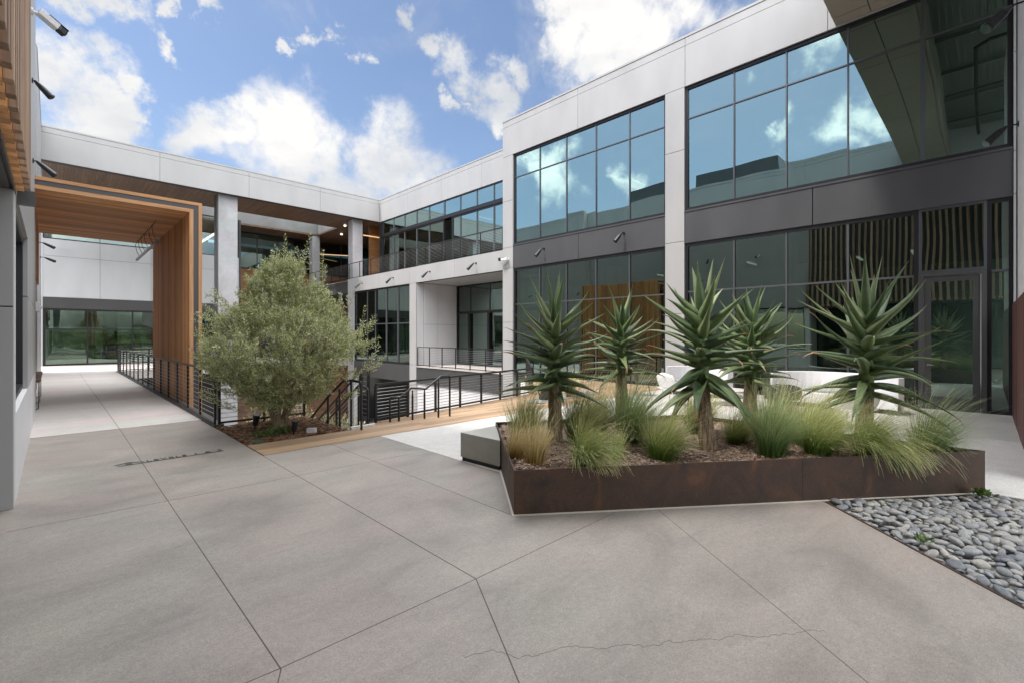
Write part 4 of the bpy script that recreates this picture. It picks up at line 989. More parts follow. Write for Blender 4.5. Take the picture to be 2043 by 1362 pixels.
wall_light((-.375, 27.6, 4.95), (1, 0, 0), R(25), 'lower of the two small black spot lights inside the portal opening', L=.33, r=.06, side=.3)
def bullet_camera(p, d, label, L=.34, r=.06, n=(1, 0, 0)):
    p = Vector(p); d = Vector(d).normalized(); n = Vector(n)
    t = thing('security_camera', label, 'camera', tuple(p))
    m = MB(); m.tube([p, p+n*.03], .05, 14); m.tube([p+n*.03, p+n*.1], .02, 10); m.build('bracket', M['cam_white'], t)
    q = p+n*.12
    m = MB(); m.bar(q-d*.05, q+d*L*.62, r*1.9, r*1.8); m.build('housing', M['cam_white'], t, bevel=.012)
    m = MB(); m.bar(q+d*L*.62, q+d*L*.95, r*1.8, r*1.7); b = m.build('lens_head', M['fixture'], t, bevel=.015)
    m = MB(); m.tube([q+d*L*.95, q+d*L*.965], r*.6, 14); m.build('lens', M['lens'], b)
    m = MB(); m.bar(q+d*L*.2+Vector((0, 0, r*1.0)), q+d*L*1.02+Vector((0, 0, r*1.0)), r*2, .006); m.build('sun_hood', M['fixture'], t)
bullet_camera((-.22, 9.3, 6.2), (.75, .35, -.38), 'white security camera with a black lens head at the top of the left wall', L=.30, r=.055)
bullet_camera((AX, 14.95, 5.08), (-.25, .9, 0), 'small white security camera on the pale corner column', L=.42, r=.07, n=(-1, 0, 0))
t = thing('junction_box', 'small white box fixed to the left wall near the walkway', 'box', (WX, 15.6, 2.36))
m = MB(); m.box(WX-.05, 15.45, 2.25, WX+.06, 15.75, 2.48); m.build('box_body', M['cam_white'], t, bevel=.01)
m = MB(); m.tube([(WX+.06, 15.6, 2.36), (WX+.10, 15.6, 2.36)], .03, 10); m.build('round_knob', M['cam_white'], t)
# narrow table against the wall
t = thing('wall_table', 'narrow brown table with thin black wire legs against the left wall', 'table', (-.24, 16.5, 0))
m = MB(); m.box(-.355, 15.0, .64, -.20, 18.6, .70); m.build('tabletop', M['brown_wood'], t)
for y in (15.1, 16.6, 18.2):
    m = MB(); a = [(-.33, y, .64), (-.33, y, .02), (-.23, y+.25, .02), (-.23, y+.25, .64)]
    for p, q in zip(a, a[1:]+a[:1]): m.tube([p, q], .008, 6)
    m.build('leg', M['rail'], t)

# ------------------------------------------------------------------ bench and planter
t = thing('bench', 'grey cast concrete block bench butted against the left end of the rusted planter', 'bench', (4.1, 4.7, 0))
bp = [(3.96, 5.02), (4.005, 4.275), (4.30, 4.62), (4.56, 4.95), (4.62, 5.04)]
m = MB(); m.prism(bp, .055, .385); m.build('bench_block', M['bench'], t, bevel=.006)
cx, cy = 4.25, 4.8
m = MB(); m.prism([(cx+(x-cx)*.93, cy+(y-cy)*.93) for x, y in bp], 0.003, .055); m.build('recessed_base', M['seam'], t)
PL = [(3.11, 3.13), (7.19, 0.0), (7.22, 3.3), (4.68, 5.10)]
def planter():
    t = thing('planter', 'long low planter box of dark rusted steel filled with bark mulch, aloes and grasses', 'planter', (5.4, 2.8, 0))
    n = 4; th_ = .012
    c = Vector((sum(p[0] for p in PL)/4, sum(p[1] for p in PL)/4))
    H_ = (.425, .455, .45, .42)
    # walls with mitred corners
    def inset(P, d):
        out = []
        for i in range(n):
            a, b, e = Vector(P[i-1]), Vector(P[i]), Vector(P[(i+1) % n])
            d1 = (b-a).normalized(); d2 = (e-b).normalized()
            n1 = Vector((-d1.y, d1.x)); n2 = Vector((-d2.y, d2.x))
            bis = (n1+n2).normalized(); out.append(b+bis*d/max(.2, bis.dot(n1)))
        return out
    inn = inset(PL, th_)
    for i in range(n):
        j = (i+1) % n
        a, b, ia, ib = Vector(PL[i]), Vector(PL[j]), inn[i], inn[j]
        m = MB(); segs = [0, .58, 1] if i == 0 else [0, 1]
        for s0, s1 in zip(segs[:-1], segs[1:]):
            e0 = .0006 if s0 > 0 else 0
            A, B, IA, IB = a.lerp(b, s0+e0), a.lerp(b, s1), ia.lerp(ib, s0+e0), ib if s1 == 1 else ia.lerp(ib, s1)
            h0 = H_[i]+(H_[j]-H_[i])*s0; h1 = H_[i]+(H_[j]-H_[i])*s1
            vs = [(A.x, A.y, .006), (B.x, B.y, .006), (IB.x, IB.y, .006), (IA.x, IA.y, .006), (A.x, A.y, h0), (B.x, B.y, h1), (IB.x, IB.y, h1), (IA.x, IA.y, h0)]
            m.add(vs, [(3, 2, 1, 0), (4, 5, 6, 7), (0, 1, 5, 4), (1, 2, 6, 5), (2, 3, 7, 6), (3, 0, 4, 7)])
        m.build('planter_wall', M['corten'], t)
    k = MB()
    out = inset(PL, -.02)
    for i in (0, 3):
        j = (i+1) % n
        vs = []
        for z in (.0, .008):
            for p in (PL[i], PL[j], tuple(out[j]), tuple(out[i])): vs.append((p[0], p[1], z))
        k.add(vs, [(3, 2, 1, 0)[::-1], (4, 5, 6, 7), (0, 1, 5, 4), (1, 2, 6, 5), (2, 3, 7, 6), (3, 0, 4, 7)])
    k.build('sealant_bead', M['chalk'], t)
    return inn
inn = planter()
ms = soil_sheet([tuple(p) for p in inn], .375, .06, M['mulch'], 'bark_mulch')
tag(ms, 'pale brown bark mulch inside the rusted planter', 'mulch', kind='stuff')
def in_planter(x, y, m=.03):
    P = inn
    for i in range(4):
        a, b = P[i], P[(i+1) % 4]
        if (b.x-a.x)*(y-a.y)-(b.y-a.y)*(x-a.x) < m*(b-a).length: return False
    return True
def soil_z(x, y): return .375+.06*noise.noise(Vector((x*2, y*2, 3)))+.018*noise.noise(Vector((x*9, y*9, 1)))
def planter_chips():
    rn = random.Random(9); mb = MB()
    for i in range(14000):
        x = rn.uniform(3.1, 7.2); y = rn.uniform(0, 5.1)
        if in_planter(x, y, .06) and (y-3.13+.767*(x-3.11)) < 1.6:
            mb.obox((x, y, soil_z(x, y)+rn.uniform(0, .018)), (rn.uniform(.02, .06), rn.uniform(.004, .014), .005), rn.uniform(0, 6.28), rn.gauss(0, .5))
    tag(mb.build('wood_chips', M['chip']), 'loose bark chips and dry straw lying in the rusted planter', 'wood chips', kind='stuff')
planter_chips()
# ------------------------------------------------------------------ plants
def m_aloe():
    m = mat('aloe_leaf', (0.08, 0.12, 0.06), 0.42); t = NT(m)
    a = t.n('ShaderNodeAttribute'); a.attribute_name = 'tip'
    g = t.n('ShaderNodeNewGeometry')
    c = t.ramp(g.outputs['Random Per Island'], [(0, (0.06, 0.10, 0.04)), (0.5, (0.10, 0.15, 0.06)), (1, (0.19, 0.235, 0.11))])
    n = t.noise(t.pos(), 18, 4, .6); c = t.mix(c, t.ramp(n, [(.3, grey(.82)), (.7, grey(1.15))]), 1.0, 'MULTIPLY')
    # attribute: 0..1 along the leaf; +10 marks dry tips; negative values are the yellow-green base
    base = t.ramp(a.outputs['Fac'], [(0.0, (0.20, 0.27, 0.06)), (0.10, (0.11, 0.17, 0.07))])
    f = t.ramp(a.outputs['Fac'], [(0.0, grey(1)), (0.14, grey(0))])
    c = t.mix(c, base, f)
    d = t.math('SUBTRACT', a.outputs['Fac'], 1.0)
    dry = t.ramp(d, [(0.0, grey(0)), (0.06, grey(1))])
    c = t.mix(c, (0.30, 0.16, 0.09), dry)
    t.col(c); t.rgh(t.ramp(n, [(.3, grey(.44)), (.7, grey(.58))]))
    return m
M['aloe'] = m_aloe()
def m_bark():
    m = mat('fibrous_stem', (0.2, 0.15, 0.1), 0.85); t = NT(m)
    n = t.noise(t.pos((34, 34, 2.6)), 1.6, 6, .65, .9)
    t.col(t.ramp(n, [(.34, (.10, .06, .036)), (.5, (.28, .20, .125)), (.62, (.48, .38, .26))])); t.bump(n, 1.0, .03); return m
M['stem'] = m_bark()
def aloe_leaf(mb, p, az, el, L, Wd, curl, dry, twist, rn):
    """channelled leaf: path bends by curl along its length; tip value drives the colour"""
    N_ = 13
    pos = Vector(p); e = el; a = az
    rows, at = [], []
    for i in range(N_+1):
        t = i/N_
        d = Vector((math.cos(a)*math.cos(e), math.sin(a)*math.cos(e), math.sin(e)))
        side = Vector((-math.sin(a), math.cos(a), 0)); up = side.cross(d)*-1
        if up.z < 0 and abs(e) < 1.5: up = -up
        w = Wd*0.5*(1-t**1.15)**.85*(0.80+0.5*min(1, t*5)*(1-t)) if t < 1 else 0.0012
        w = max(w, .0012)
        s2 = side*math.cos(twist*t)+up*math.sin(twist*t); u2 = up*math.cos(twist*t)-side*math.sin(twist*t)
        dp = w*(.62-.25*t)
        rows.append([tuple(pos+s2*w+u2*dp), tuple(pos+s2*w*.55+u2*dp*.1), tuple(pos-u2*dp*.25), tuple(pos-s2*w*.55+u2*dp*.1), tuple(pos-s2*w+u2*dp),
                     tuple(pos-s2*w*.62-u2*dp*.62), tuple(pos-u2*dp*1.0), tuple(pos+s2*w*.62-u2*dp*.62)])
        v = t*.95
        if dry and t > 1-dry: v = 1.0+(t-1+dry)/dry
        at += [v]*8
        pos = pos+d*(L/N_); e += curl/N_*(0.4+1.2*t)
        if dry and t > 1-dry*1.1: e -= rn.uniform(0.1, .55); a += rn.uniform(-.35, .35)
    vs = [v for r in rows for v in r]; fs = []
    for i in range(N_):
        for k in range(8):
            k2 = (k+1) % 8; fs.append((i*8+k, (i+1)*8+k, (i+1)*8+k2, i*8+k2))
    fs.append(tuple(range(8)))
    mb.add(vs, fs, at)
def aloe(x, y, ztr, ztop, spread, label, seed, lean=(0, 0), droop=.5, trunk_r=.085, nl=44, width=.125):
    rn = random.Random(seed); z0 = soil_z(x, y)-.03
    t = thing('aloe_tree', label, 'aloe', (x, y, z0), 'tree aloes in the rusted planter')
    tr = MB(); n = 16; pts, rs = [], []
    for i in range(n):
        s = i/(n-1); z = z0+(ztr+.12-z0)*s
        pts.append((x+lean[0]*s+.012*math.sin(s*5+seed), y+lean[1]*s+.012*math.cos(s*4+seed), z)); rs.append(trunk_r*(1.18-.28*s)*(1+.05*rn.uniform(-1, 1)))
    tr.tube(pts, rs, 18)
    tr.build('trunk', M['stem'], t, smooth=True)
    cx, cy = pts[-1][0], pts[-1][1]
    H_ = ztop-ztr
    st = MB(); st.tube([(cx, cy, ztr), (cx, cy, ztr+H_*.3), (cx, cy, ztr+H_*.5), (cx, cy, ztr+H_*.66)], [.08, .075, .06, .02], 12, a=[.3]*4); st.build('stem_core', M['aloe'], t, smooth=True, attr='tip')
    mb = MB(); az = rn.uniform(0, 6.28)
    for i in range(nl):
        s = i/(nl-1)              # 0 = lowest leaf, 1 = top
        az += 2.399+rn.uniform(-.22, .22)
        zb = ztr+.03+H_*.60*s**.95
        if s < .22: el = R(-26*droop+18*s)+rn.gauss(0, .13); curl = -R(55*droop+18)+rn.gauss(0, .15)
        elif s < .55: el = R(8+50*(s-.22))+rn.gauss(0, .18); curl = -R(14)+rn.gauss(0, .42)
        else: el = R(18+42*((s-.55)/.45)**1.1)+rn.gauss(0, .09); curl = R(14)+rn.gauss(0, .22)
        L = spread*(1.02 if s < .6 else 1.08-.42*(s-.6)/.4)*rn.uniform(.86, 1.12)
        if s > .9: el = R(60+24*rn.random()); L = H_*.44*rn.uniform(.8, 1.05); curl = rn.gauss(0, .12)
        dry = 0
        if s < .6 and rn.random() < .72: dry = rn.uniform(.06, .26)
        elif rn.random() < .25: dry = .05
        w = width*1.10*(.86 if s < .8 else .8)*rn.uniform(.82, 1.1)
        aloe_leaf(mb, (cx+.035*math.cos(az), cy+.035*math.sin(az), zb), az, el, L, w, curl, dry, rn.gauss(0, .5), rn)
    mb.build('crown', M['aloe'], t, smooth=True, attr='tip')
aloe(4.50, 3.81, .95, 2.52, .70, 'tall tree aloe at the left end of the planter, beside the concrete bench', 1, lean=(.02, 0), droop=.10, nl=48)
aloe(5.74, 3.61, 1.10, 2.34, .58, 'smaller tree aloe second from the left, standing behind the grasses', 2, droop=.05, nl=42, width=.11)
aloe(5.49, 2.29, 1.02, 2.62, .80, 'broad tree aloe in the middle with drooping lower leaves', 3, lean=(-.03, .05), droop=.75, nl=40, width=.145)
aloe(6.95, 2.30, 1.02, 2.42, .66, 'tree aloe half hidden behind the broad middle one', 4, droop=.05, nl=44, width=.125)
aloe(7.02, 1.02, .95, 2.62, .84, 'tall tree aloe at the right end, in front of the glass door', 5, droop=.45, nl=50, width=.125)

def m_grass(name, base, mid, tip):
    m = mat(name, mid, 0.55, spec=.3); t = NT(m)
    a = t.n('ShaderNodeAttribute'); a.attribute_name = 'tip'
    c = t.ramp(a.outputs['Fac'], [(0.0, base), (0.35, mid), (0.95, tip)])
    g = t.n('ShaderNodeNewGeometry')
    c = t.mix(c, t.ramp(g.outputs['Random Per Island'], [(0, (0.62, 0.66, 0.6)), (.5, (1, 1, 1)), (.85, (1.3, 1.25, 1.1)), (1, (1.7, 1.35, 1.0))]), 1.0, 'MULTIPLY')
    t.col(c)
    # some light passes through the thin blades
    tr = t.n('ShaderNodeBsdfTranslucent'); t.l(c, tr.inputs[0]); mx = t.n('ShaderNodeMixShader'); mx.inputs[0].default_value = .3
    t.l(t.b.outputs[0], mx.inputs[1]); t.l(tr.outputs[0], mx.inputs[2]); t.l(mx.outputs[0], t.t.nodes['Material Output'].inputs[0])
    return m
M['g_green'] = m_grass('feather_grass_green', (0.09, 0.14, 0.028), (0.15, 0.26, 0.05), (0.46, 0.48, 0.23))
M['g_blue'] = m_grass('feather_grass_blue_green', (0.07, 0.12, 0.035), (0.11, 0.21, 0.065), (0.33, 0.40, 0.21))
M['g_olive'] = m_grass('feather_grass_olive', (0.12, 0.15, 0.035), (0.19, 0.27, 0.07), (0.48, 0.48, 0.25))
M['g_gold'] = m_grass('feather_grass_golden', (0.32, 0.17, 0.05), (0.45, 0.34, 0.13), (0.66, 0.57, 0.34))
def tuft(x, y, h, sp, m, label, seed, n=750, wind=(.25, -.35), erect=.5, z=None, width=.0020, name='grass_tuft', cat='ornamental grass', group='feather grass tufts in the planter'):
    rn = random.Random(seed); mb = MB(); z0 = soil_z(x, y)-.02 if z is None else z; n = int(n*1.7); h *= 1.08; sp *= .9
    for i in range(n):
        az = rn.uniform(0, 6.28); r0 = abs(rn.gauss(0, .045))*(.6+sp)
        bx_, by_ = x+r0*math.cos(az), y+r0*math.sin(az)
        L = h*rn.uniform(.55, 1.12)
        out = (rn.random()**.8)*sp
        wisp = rn.random() < .10
        if wisp: L = h*rn.uniform(1.2, 1.65); out *= .8
        az2 = az+rn.gauss(0, .5)
        d = Vector((math.cos(az2)*out, math.sin(az2)*out, 1)).normalized()
        wv = Vector((wind[0], wind[1], 0))*rn.uniform(.3, 1.2)
        g = rn.uniform(.5, 1.4)*(1.1-erect)*(.5+out)*(1.5 if erect < .3 else 1)
        p = Vector((bx_, by_, z0)); K = 8
        sd_ = Vector((-math.sin(az2+rn.uniform(-.8, .8)), math.cos(az2), 0)).normalized()
        w = width*rn.uniform(.7, 1.3)
        vs, at = [], []
        for k in range(K+1):
            tt = k/K; ww = w*(1-tt*.8) if tt < .75 else w*(.4+.3*math.sin((tt-.75)*12))
            vs.append(tuple(p-sd_*ww)); vs.append(tuple(p+sd_*ww)); at += [min(1, tt*1.35)]*2 if wisp else [tt, tt]
            d = (d+(wv*.14+Vector((0, 0, -1))*g*.30*(.15+tt))*(8/K)).normalized()
            p = p+d*L/K
        mb.add(vs, [(2*k, 2*k+1, 2*k+3, 2*k+2) for k in range(K)], at)
    o = mb.build(name, m, attr='tip', loc=(x, y, z0)); tag(o, label, cat, group); return o
G = M
tuft(4.19, 4.04, .50, .75, G['g_green'], 'bushy green grass tuft at the back left corner, beside the bench', 21, 1300)
tuft(3.66, 3.66, .30, .55, G['g_gold'], 'small golden grass tuft near the left rim', 22, 420, erect=.8)
tuft(3.52, 3.24, .36, .5, G['g_gold'], 'straw coloured grass tuft at the very front left corner', 23, 600, erect=.8, wind=(.4, .0))
tuft(4.72, 3.60, .58, .8, G['g_olive'], 'tall olive grass tuft just right of the leftmost aloe trunk', 24, 1300)
tuft(3.88, 2.86, .46, .6, G['g_green'], 'bright green grass tuft spilling over the front rim, left part', 25, 1000, wind=(-.1, -.9), erect=.2)
tuft(4.29, 2.78, .28, .35, G['g_green'], 'thin small pale green grass tuft near the front rim', 26, 200, erect=.9)
tuft(5.12, 3.10, .60, .85, G['g_blue'], 'big green grass tuft between the second and the middle aloe', 27, 1500)
tuft(4.76, 2.50, .46, .8, G['g_green'], 'bright green grass tuft left of the middle aloe trunk', 28, 1200, wind=(.4, -.4))
tuft(6.25, 2.75, .55, .8, G['g_olive'], 'yellowish grass tuft behind the middle aloe trunk', 29, 1100)
tuft(5.66, 1.66, .52, .75, G['g_blue'], 'dark blue green grass tuft right of the middle aloe', 30, 1300, wind=(.3, -.1), erect=.65)
tuft(6.0, 1.30, .52, .75, G['g_green'], 'green grass tuft leaning towards the front rim, right of the dark blue green one', 31, 1200, wind=(.35, -.7), erect=.35)
tuft(6.42, .92, .60, .80, G['g_green'], 'light green grass tuft hanging far down over the front rim', 32, 1400, wind=(.15, -1.15), erect=.05)
tuft(6.95, .45, .50, .9, G['g_blue'], 'dark spiky grass tuft at the right end of the planter, arching over the corner', 33, 1000, wind=(.45, -.5), erect=.4)
tuft(6.75, 1.95, .55, .9, G['g_olive'], 'olive grass tuft around the trunk of the half hidden aloe', 34, 1100, wind=(.4, -.2))
tuft(6.55, 1.55, .50, .9, G['g_olive'], 'yellow green grass tuft between the two right aloes', 35, 1000, wind=(.5, -.3))
tuft(5.35, 3.75, .50, .8, G['g_green'], 'green grass tuft around the second aloe trunk', 36, 900)
tuft(6.0, 2.15, .40, .8, G['g_olive'], 'low dry grass tuft right behind the middle aloe trunk', 37, 700)
tuft(7.0, 1.45, .42, .9, G['g_green'], 'green grass tuft left of the rightmost aloe trunk', 38, 900, wind=(.3, -.3))

# olive tree
def m_leaf(name, stops, back, rough=.5):
    m = mat(name, stops[0][1], rough, spec=.4); t = NT(m); g = t.n('ShaderNodeNewGeometry')
    c = t.ramp(g.outputs['Random Per Island'], stops)
    c = t.mix(c, back, t.math('MULTIPLY', g.outputs['Backfacing'], .65))
    t.col(c)
    tr = t.n('ShaderNodeBsdfTranslucent'); t.l(c, tr.inputs[0]); mx = t.n('ShaderNodeMixShader'); mx.inputs[0].default_value = .28
    t.l(t.b.outputs[0], mx.inputs[1]); t.l(tr.outputs[0], mx.inputs[2]); t.l(mx.outputs[0], t.t.nodes['Material Output'].inputs[0])
    return m
M['olive'] = m_leaf('olive_leaf', [(0, (.17, .20, .05)), (.35, (.33, .375, .115)), (.7, (.52, .55, .22)), (1, (.74, .75, .45))], (.46, .49, .36))
M['olive_bark'] = m_bark()
M['twig'] = mat('olive_twig', (.16, .13, .09), .8)
def olive():
    X, Y = 2.93, 8.98
    t = thing('olive_tree', 'dense grey green olive tree in the bark bed between walkway and deck', 'tree', (X, Y, 0))
    rn = random.Random(5)
    tr = MB()
    rx = Vector((math.cos(R(-44.58)), math.sin(R(-44.58)), 0))
    for (a, l, lean) in ((0.3, 1.1, .55), (2.5, 1.0, .4), (4.2, 1.05, .5), (5.4, 1.0, .75)):
        pts, rs = [], []
        dx, dy = math.cos(a), math.sin(a)
        for i in range(9):
            s = i/8; pts.append((X+dx*(.05+lean*s*s)+.03*math.sin(s*6+a), Y+dy*(.05+lean*s*s)+.03*math.cos(s*5+a), -.05+l*s*1.1)); rs.append(.052*(1-s)**.7+.016)
        rs[0] = .08; tr.tube(pts, rs, 10)
        for j in range(5):
            k = rn.randrange(3, 8); p = Vector(pts[k]); aa = a+rn.uniform(-1.3, 1.3)
            q = p+Vector((math.cos(aa)*rn.uniform(.3, .9), math.sin(aa)*rn.uniform(.3, .9), rn.uniform(.3, 1.2)))
            mid = p.lerp(q, .5)+Vector((rn.uniform(-.1, .1), rn.uniform(-.1, .1), .05)); tr.tube([p, mid, q], [.03, .02, .008], 6)
    tr.tube([(X, Y, -.08), (X, Y, .06), (X+.02, Y, .22)], [.15, .10, .05], 12)
    # thin leaders up through the crown
    leaders = [(-.05, 3.30), (.35, 3.28), (.72, 2.95), (-.55, 2.55), (1.15, 2.45), (-1.2, 2.0), (1.45, 1.95), (.1, 2.9), (-.9, 1.4), (1.5, 1.3)]
    tr.build('trunk', M['olive_bark'], t, smooth=True)
    X += .03
    prof = [(.42, .30), (.58, .72), (.72, 1.02), (.95, 1.25), (1.3, 1.34), (1.7, 1.36), (2.0, 1.20), (2.25, .95), (2.5, .72), (2.75, .50), (3.0, .28), (3.2, .10)]
    def rad(z):
        for (a, ra), (b, rb) in zip(prof[:-1], prof[1:]):
            if a <= z <= b: return ra+(rb-ra)*(z-a)/(b-a)
        return 0
    lf, tw = MB(), MB()
    def leaf(p, d, L, w):
        d = d.normalized(); s = d.cross(Vector((rn.gauss(0, 1), rn.gauss(0, 1), rn.gauss(0, 1)))).normalized()*w
        n = d.cross(s).normalized()*w*.35
        a, b, c, e = p, p+d*L*.5+s-n, p+d*L, p+d*L*.5-s-n
        m_ = p+d*L*.5
        lf.add([tuple(a), tuple(b), tuple(c), tuple(e), tuple(m_)], [(0, 1, 4), (1, 2, 4), (4, 2, 3), (0, 4, 3)])
    def spray(p, d, L, n, ls=1.0):
        d = d.normalized(); q = p; pts = [tuple(p)]
        side = d.cross(Vector((rn.gauss(0, 1), rn.gauss(0, 1), rn.gauss(0, 1)))).normalized()
        for i in range(n):
            d = (d+Vector((rn.gauss(0, .06), rn.gauss(0, .06), rn.gauss(0, .05)))).normalized()
            q = q+d*(L/n); pts.append(tuple(q))
            if i > 0:
                side = side.cross(d).normalized() if True else side
                for sg in (-1, 1): leaf(q, d*.75+side*sg*rn.uniform(.6, 1.0), rn.uniform(.045, .080)*ls, rn.uniform(.007, .0105)*ls)
        leaf(q, d, .045*ls, .006*ls)
        tw.tube([pts[0], pts[len(pts)//2], pts[-1]], [.0035, .0025, .0015], 3, cap=False)
    cnt = 0
    while cnt < 3300:
        z = rn.uniform(.42, 3.2); a = rn.uniform(0, 6.28)
        r = rad(z)
        if r <= 0: continue
        if rn.random() > (r/1.52)**1.0+.05: continue
        lump = 1+.30*noise.noise(Vector((math.cos(a)*1.7, math.sin(a)*1.7, z*1.6)))*1.6+.20*noise.noise(Vector((math.cos(a)*4, math.sin(a)*4, z*4)))
        k = rn.random()**.33 if rn.random() < .8 else rn.random()**.6
        rr = r*lump*k*.90
        p = Vector((X+.03+rr*math.cos(a), Y+rr*math.sin(a), z))
        if (rr*math.cos(a))*rx.x+(rr*math.sin(a))*rx.y < -1.12 and rn.random() < .65: continue
        hole = noise.noise(p*2.3+Vector((5, 1, 2)))
        if hole < .0 and rn.random() < .85: continue
        out = Vector((math.cos(a), math.sin(a), 0))
        d = out*rn.uniform(.1, .9)*k+Vector((rn.gauss(0, .35), rn.gauss(0, .35), .2+.75*(z/3)+rn.gauss(0, .3)))
        if z < .7: d.z -= .25
        spray(p-d.normalized()*.12, d, rn.uniform(.16, .32), rn.randrange(7, 12)); cnt += 1
    # upright shoots breaking the outline
    for (u, z) in leaders+[(rn.uniform(-1.4, 1.5), 0) for _ in range(80)]:
        if z == 0: z = max(.8, 3.05-abs(u-.15)*1.0-rn.uniform(0, .5)); L = rn.uniform(.25, .45)
        else: L = .62; z += .12
        dep = rn.uniform(-.35, .35)
        base = Vector((X, Y, 0))+rx*u+Vector((-rx.y, rx.x, 0))*dep+Vector((0, 0, z-L*.75))
        spray(base, Vector((rn.gauss(u*.12, .12), rn.gauss(0, .12), 1)), L, 13, 1.05)
        for _ in range(3): spray(base+Vector((rn.gauss(0, .05), rn.gauss(0, .05), 0)), Vector((rn.gauss(0, .4), rn.gauss(0, .4), 1)), L*.6, 9)
    # side shoots reaching out
    for (u, z, du) in ((1.55, 1.05, 1), (1.62, 1.75, 1), (1.5, 1.4, 1), (-1.25, 1.9, -1), (-1.3, 1.55, -1), (-1.2, 2.1, -1), (-1.1, 2.35, -1), (-.9, .35, -1), (-1.2, .5, -1), (1.2, .55, 1)):
        for _ in range(4): spray(Vector((X, Y, z))+rx*u*.92+Vector((rn.gauss(0, .06), rn.gauss(0, .06), rn.gauss(0, .06))), rx*du*.8+Vector((rn.gauss(0, .25), rn.gauss(0, .25), .45)), .34, 11)
    c = lf.build('crown', M['olive'], t)
    tw.build('twigs', M['twig'], c)
olive()
# shrubs in the sunken court
M['shrub'] = m_leaf('shrub_leaf', [(0, (.16, .17, .07)), (.5, (.28, .30, .14)), (1, (.42, .43, .24))], (.3, .3, .2))
def shrub(x, y, z0, r, h, label, seed, n=2600):
    rn = random.Random(seed); lf = MB()
    t = thing('shrub', label, 'shrub', (x, y, z0))
    for i in range(n):
        v = Vector((rn.gauss(0, 1), rn.gauss(0, 1), rn.gauss(0, 1))).normalized()*(rn.random()**.4)
        p = Vector((x+v.x*r, y+v.y*r, z0+h*.55+v.z*h*.5))
        if noise.noise(p*1.8) < -.2: continue
        d = (v+Vector((rn.gauss(0, .6), rn.gauss(0, .6), .6))).normalized(); s = d.cross(Vector((rn.gauss(0, 1), rn.gauss(0, 1), 1))).normalized()*.022
        q = p+d*.12; mid = p+d*.06
        lf.add([tuple(p), tuple(mid+s), tuple(q), tuple(mid-s)], [(0, 1, 2, 3)])
    lf.build('crown', M['shrub'], t)
    s = MB()
    for k in range(5):
        a = k*1.3; s.tube([(x, y, z0), (x+math.cos(a)*r*.4, y+math.sin(a)*r*.4, z0+h*.6)], [.04, .015], 6)
    s.build('stem', M['olive_bark'], t)
shrub(5.6, 12.6, -4.6, 1.5, 3.9, 'pale green shrub in the sunken court, seen past the stair handrails', 41, 9000)
shrub(5.1, 15.6, -4.6, 1.3, 4.3, 'pale shrub in the sunken court right behind the olive tree', 42, 5000)
# pots with spiky plants on the deck
def pot_plant(x, y, label, seed, s=1.0):
    rn = random.Random(seed); t = thing('potted_plant', label, 'potted plant', (x, y, 0), 'potted plants on the deck')
    p = MB(); p.tube([(x, y, .01), (x, y, .04), (x, y, .26*s), (x, y, .28*s)], [.11*s, .13*s, .17*s, .15*s], 16); p.build('pot', M['furn_grey'], t)
    mb = MB()
    for i in range(130):
        az = rn.uniform(0, 6.28); L = rn.uniform(.35, .6)*s; w = .014
        pos = Vector((x, y, .26*s)); e = rn.uniform(.5, 1.5); vs = []; at = []
        sd_ = Vector((-math.sin(az), math.cos(az), 0))
        for k in range(7):
            tt = k/6; ww = w*(1-tt)+.001; vs += [tuple(pos-sd_*ww), tuple(pos+sd_*ww)]; at += [tt, tt]
            pos = pos+Vector((math.cos(az)*math.cos(e), math.sin(az)*math.cos(e), math.sin(e)))*L/6; e -= .28
        mb.add(vs, [(2*k, 2*k+1, 2*k+3, 2*k+2) for k in range(6)], at)
    mb.build('leaves', M['g_olive'], t, attr='tip')
gp = MB(); gp.prism([(8.7, 7.75), (11.7, 8.0), (11.6, 8.75), (9.6, 8.6), (8.6, 8.2)], -.02, .016)
tag(gp.build('gravel_patch', m_mulch('grey_gravel', [(0.10, 0.10, 0.10), (0.25, 0.25, 0.24), (0.4, 0.4, 0.38)], 18)), 'small patch of grey gravel let into the timber deck', 'gravel', kind='stuff')
pot_plant(9.27, 8.2, 'dark pot of arching pale leaves on the gravel patch, left of its pair', 51)
pot_plant(10.7, 8.45, 'dark pot of arching leaves on the gravel patch, right of its pair', 52, 1.05)
tuft(10.2, 8.1, .5, .6, G['g_gold'], 'dry golden grass tuft beside the potted plants on the deck', 53, 260, z=0.01, width=.004, group='grasses on the deck')
# weeds
def weed(x, y, z, label, seed, n=60, s=.05, m='shrub', spread=.09):
    rn = random.Random(seed); lf = MB(); lf.tube([(x, y, z-.02), (x, y, z+spread*.6)], .003, 4)
    for i in range(n):
        v = Vector((rn.gauss(0, 1)*spread, rn.gauss(0, 1)*spread*.8, abs(rn.gauss(0, 1))*spread*.55))
        p = Vector((x, y, z))+v*.8; d = Vector((rn.gauss(0, .6), rn.gauss(0, .6), .6)).normalized(); sd_ = d.cross(Vector((rn.gauss(0, 1), rn.gauss(0, 1), 1))).normalized()*s*.25
        lf.add([tuple(p), tuple(p+d*s*.5+sd_), tuple(p+d*s), tuple(p+d*s*.5-sd_)], [(0, 1, 2, 3)])
    tag(lf.build('weed', M[m]), label, 'weed')
M['weed'] = m_leaf('weed_leaf', [(0, (.08, .13, .03)), (1, (.18, .26, .07))], (.12, .18, .06))
weed(2.52, 8.42, .02, 'low green ground plant in the bark left of the olive trunk', 61, 160, .06, 'weed', .11)
weed(2.80, 8.50, .02, 'taller green ground plant at the foot of the olive trunk', 62, 150, .08, 'weed', .07)
weed(6.95, .02, .02, 'small green weed at the foot of the planter among the pebbles', 63, 60, .07, 'weed', .05)
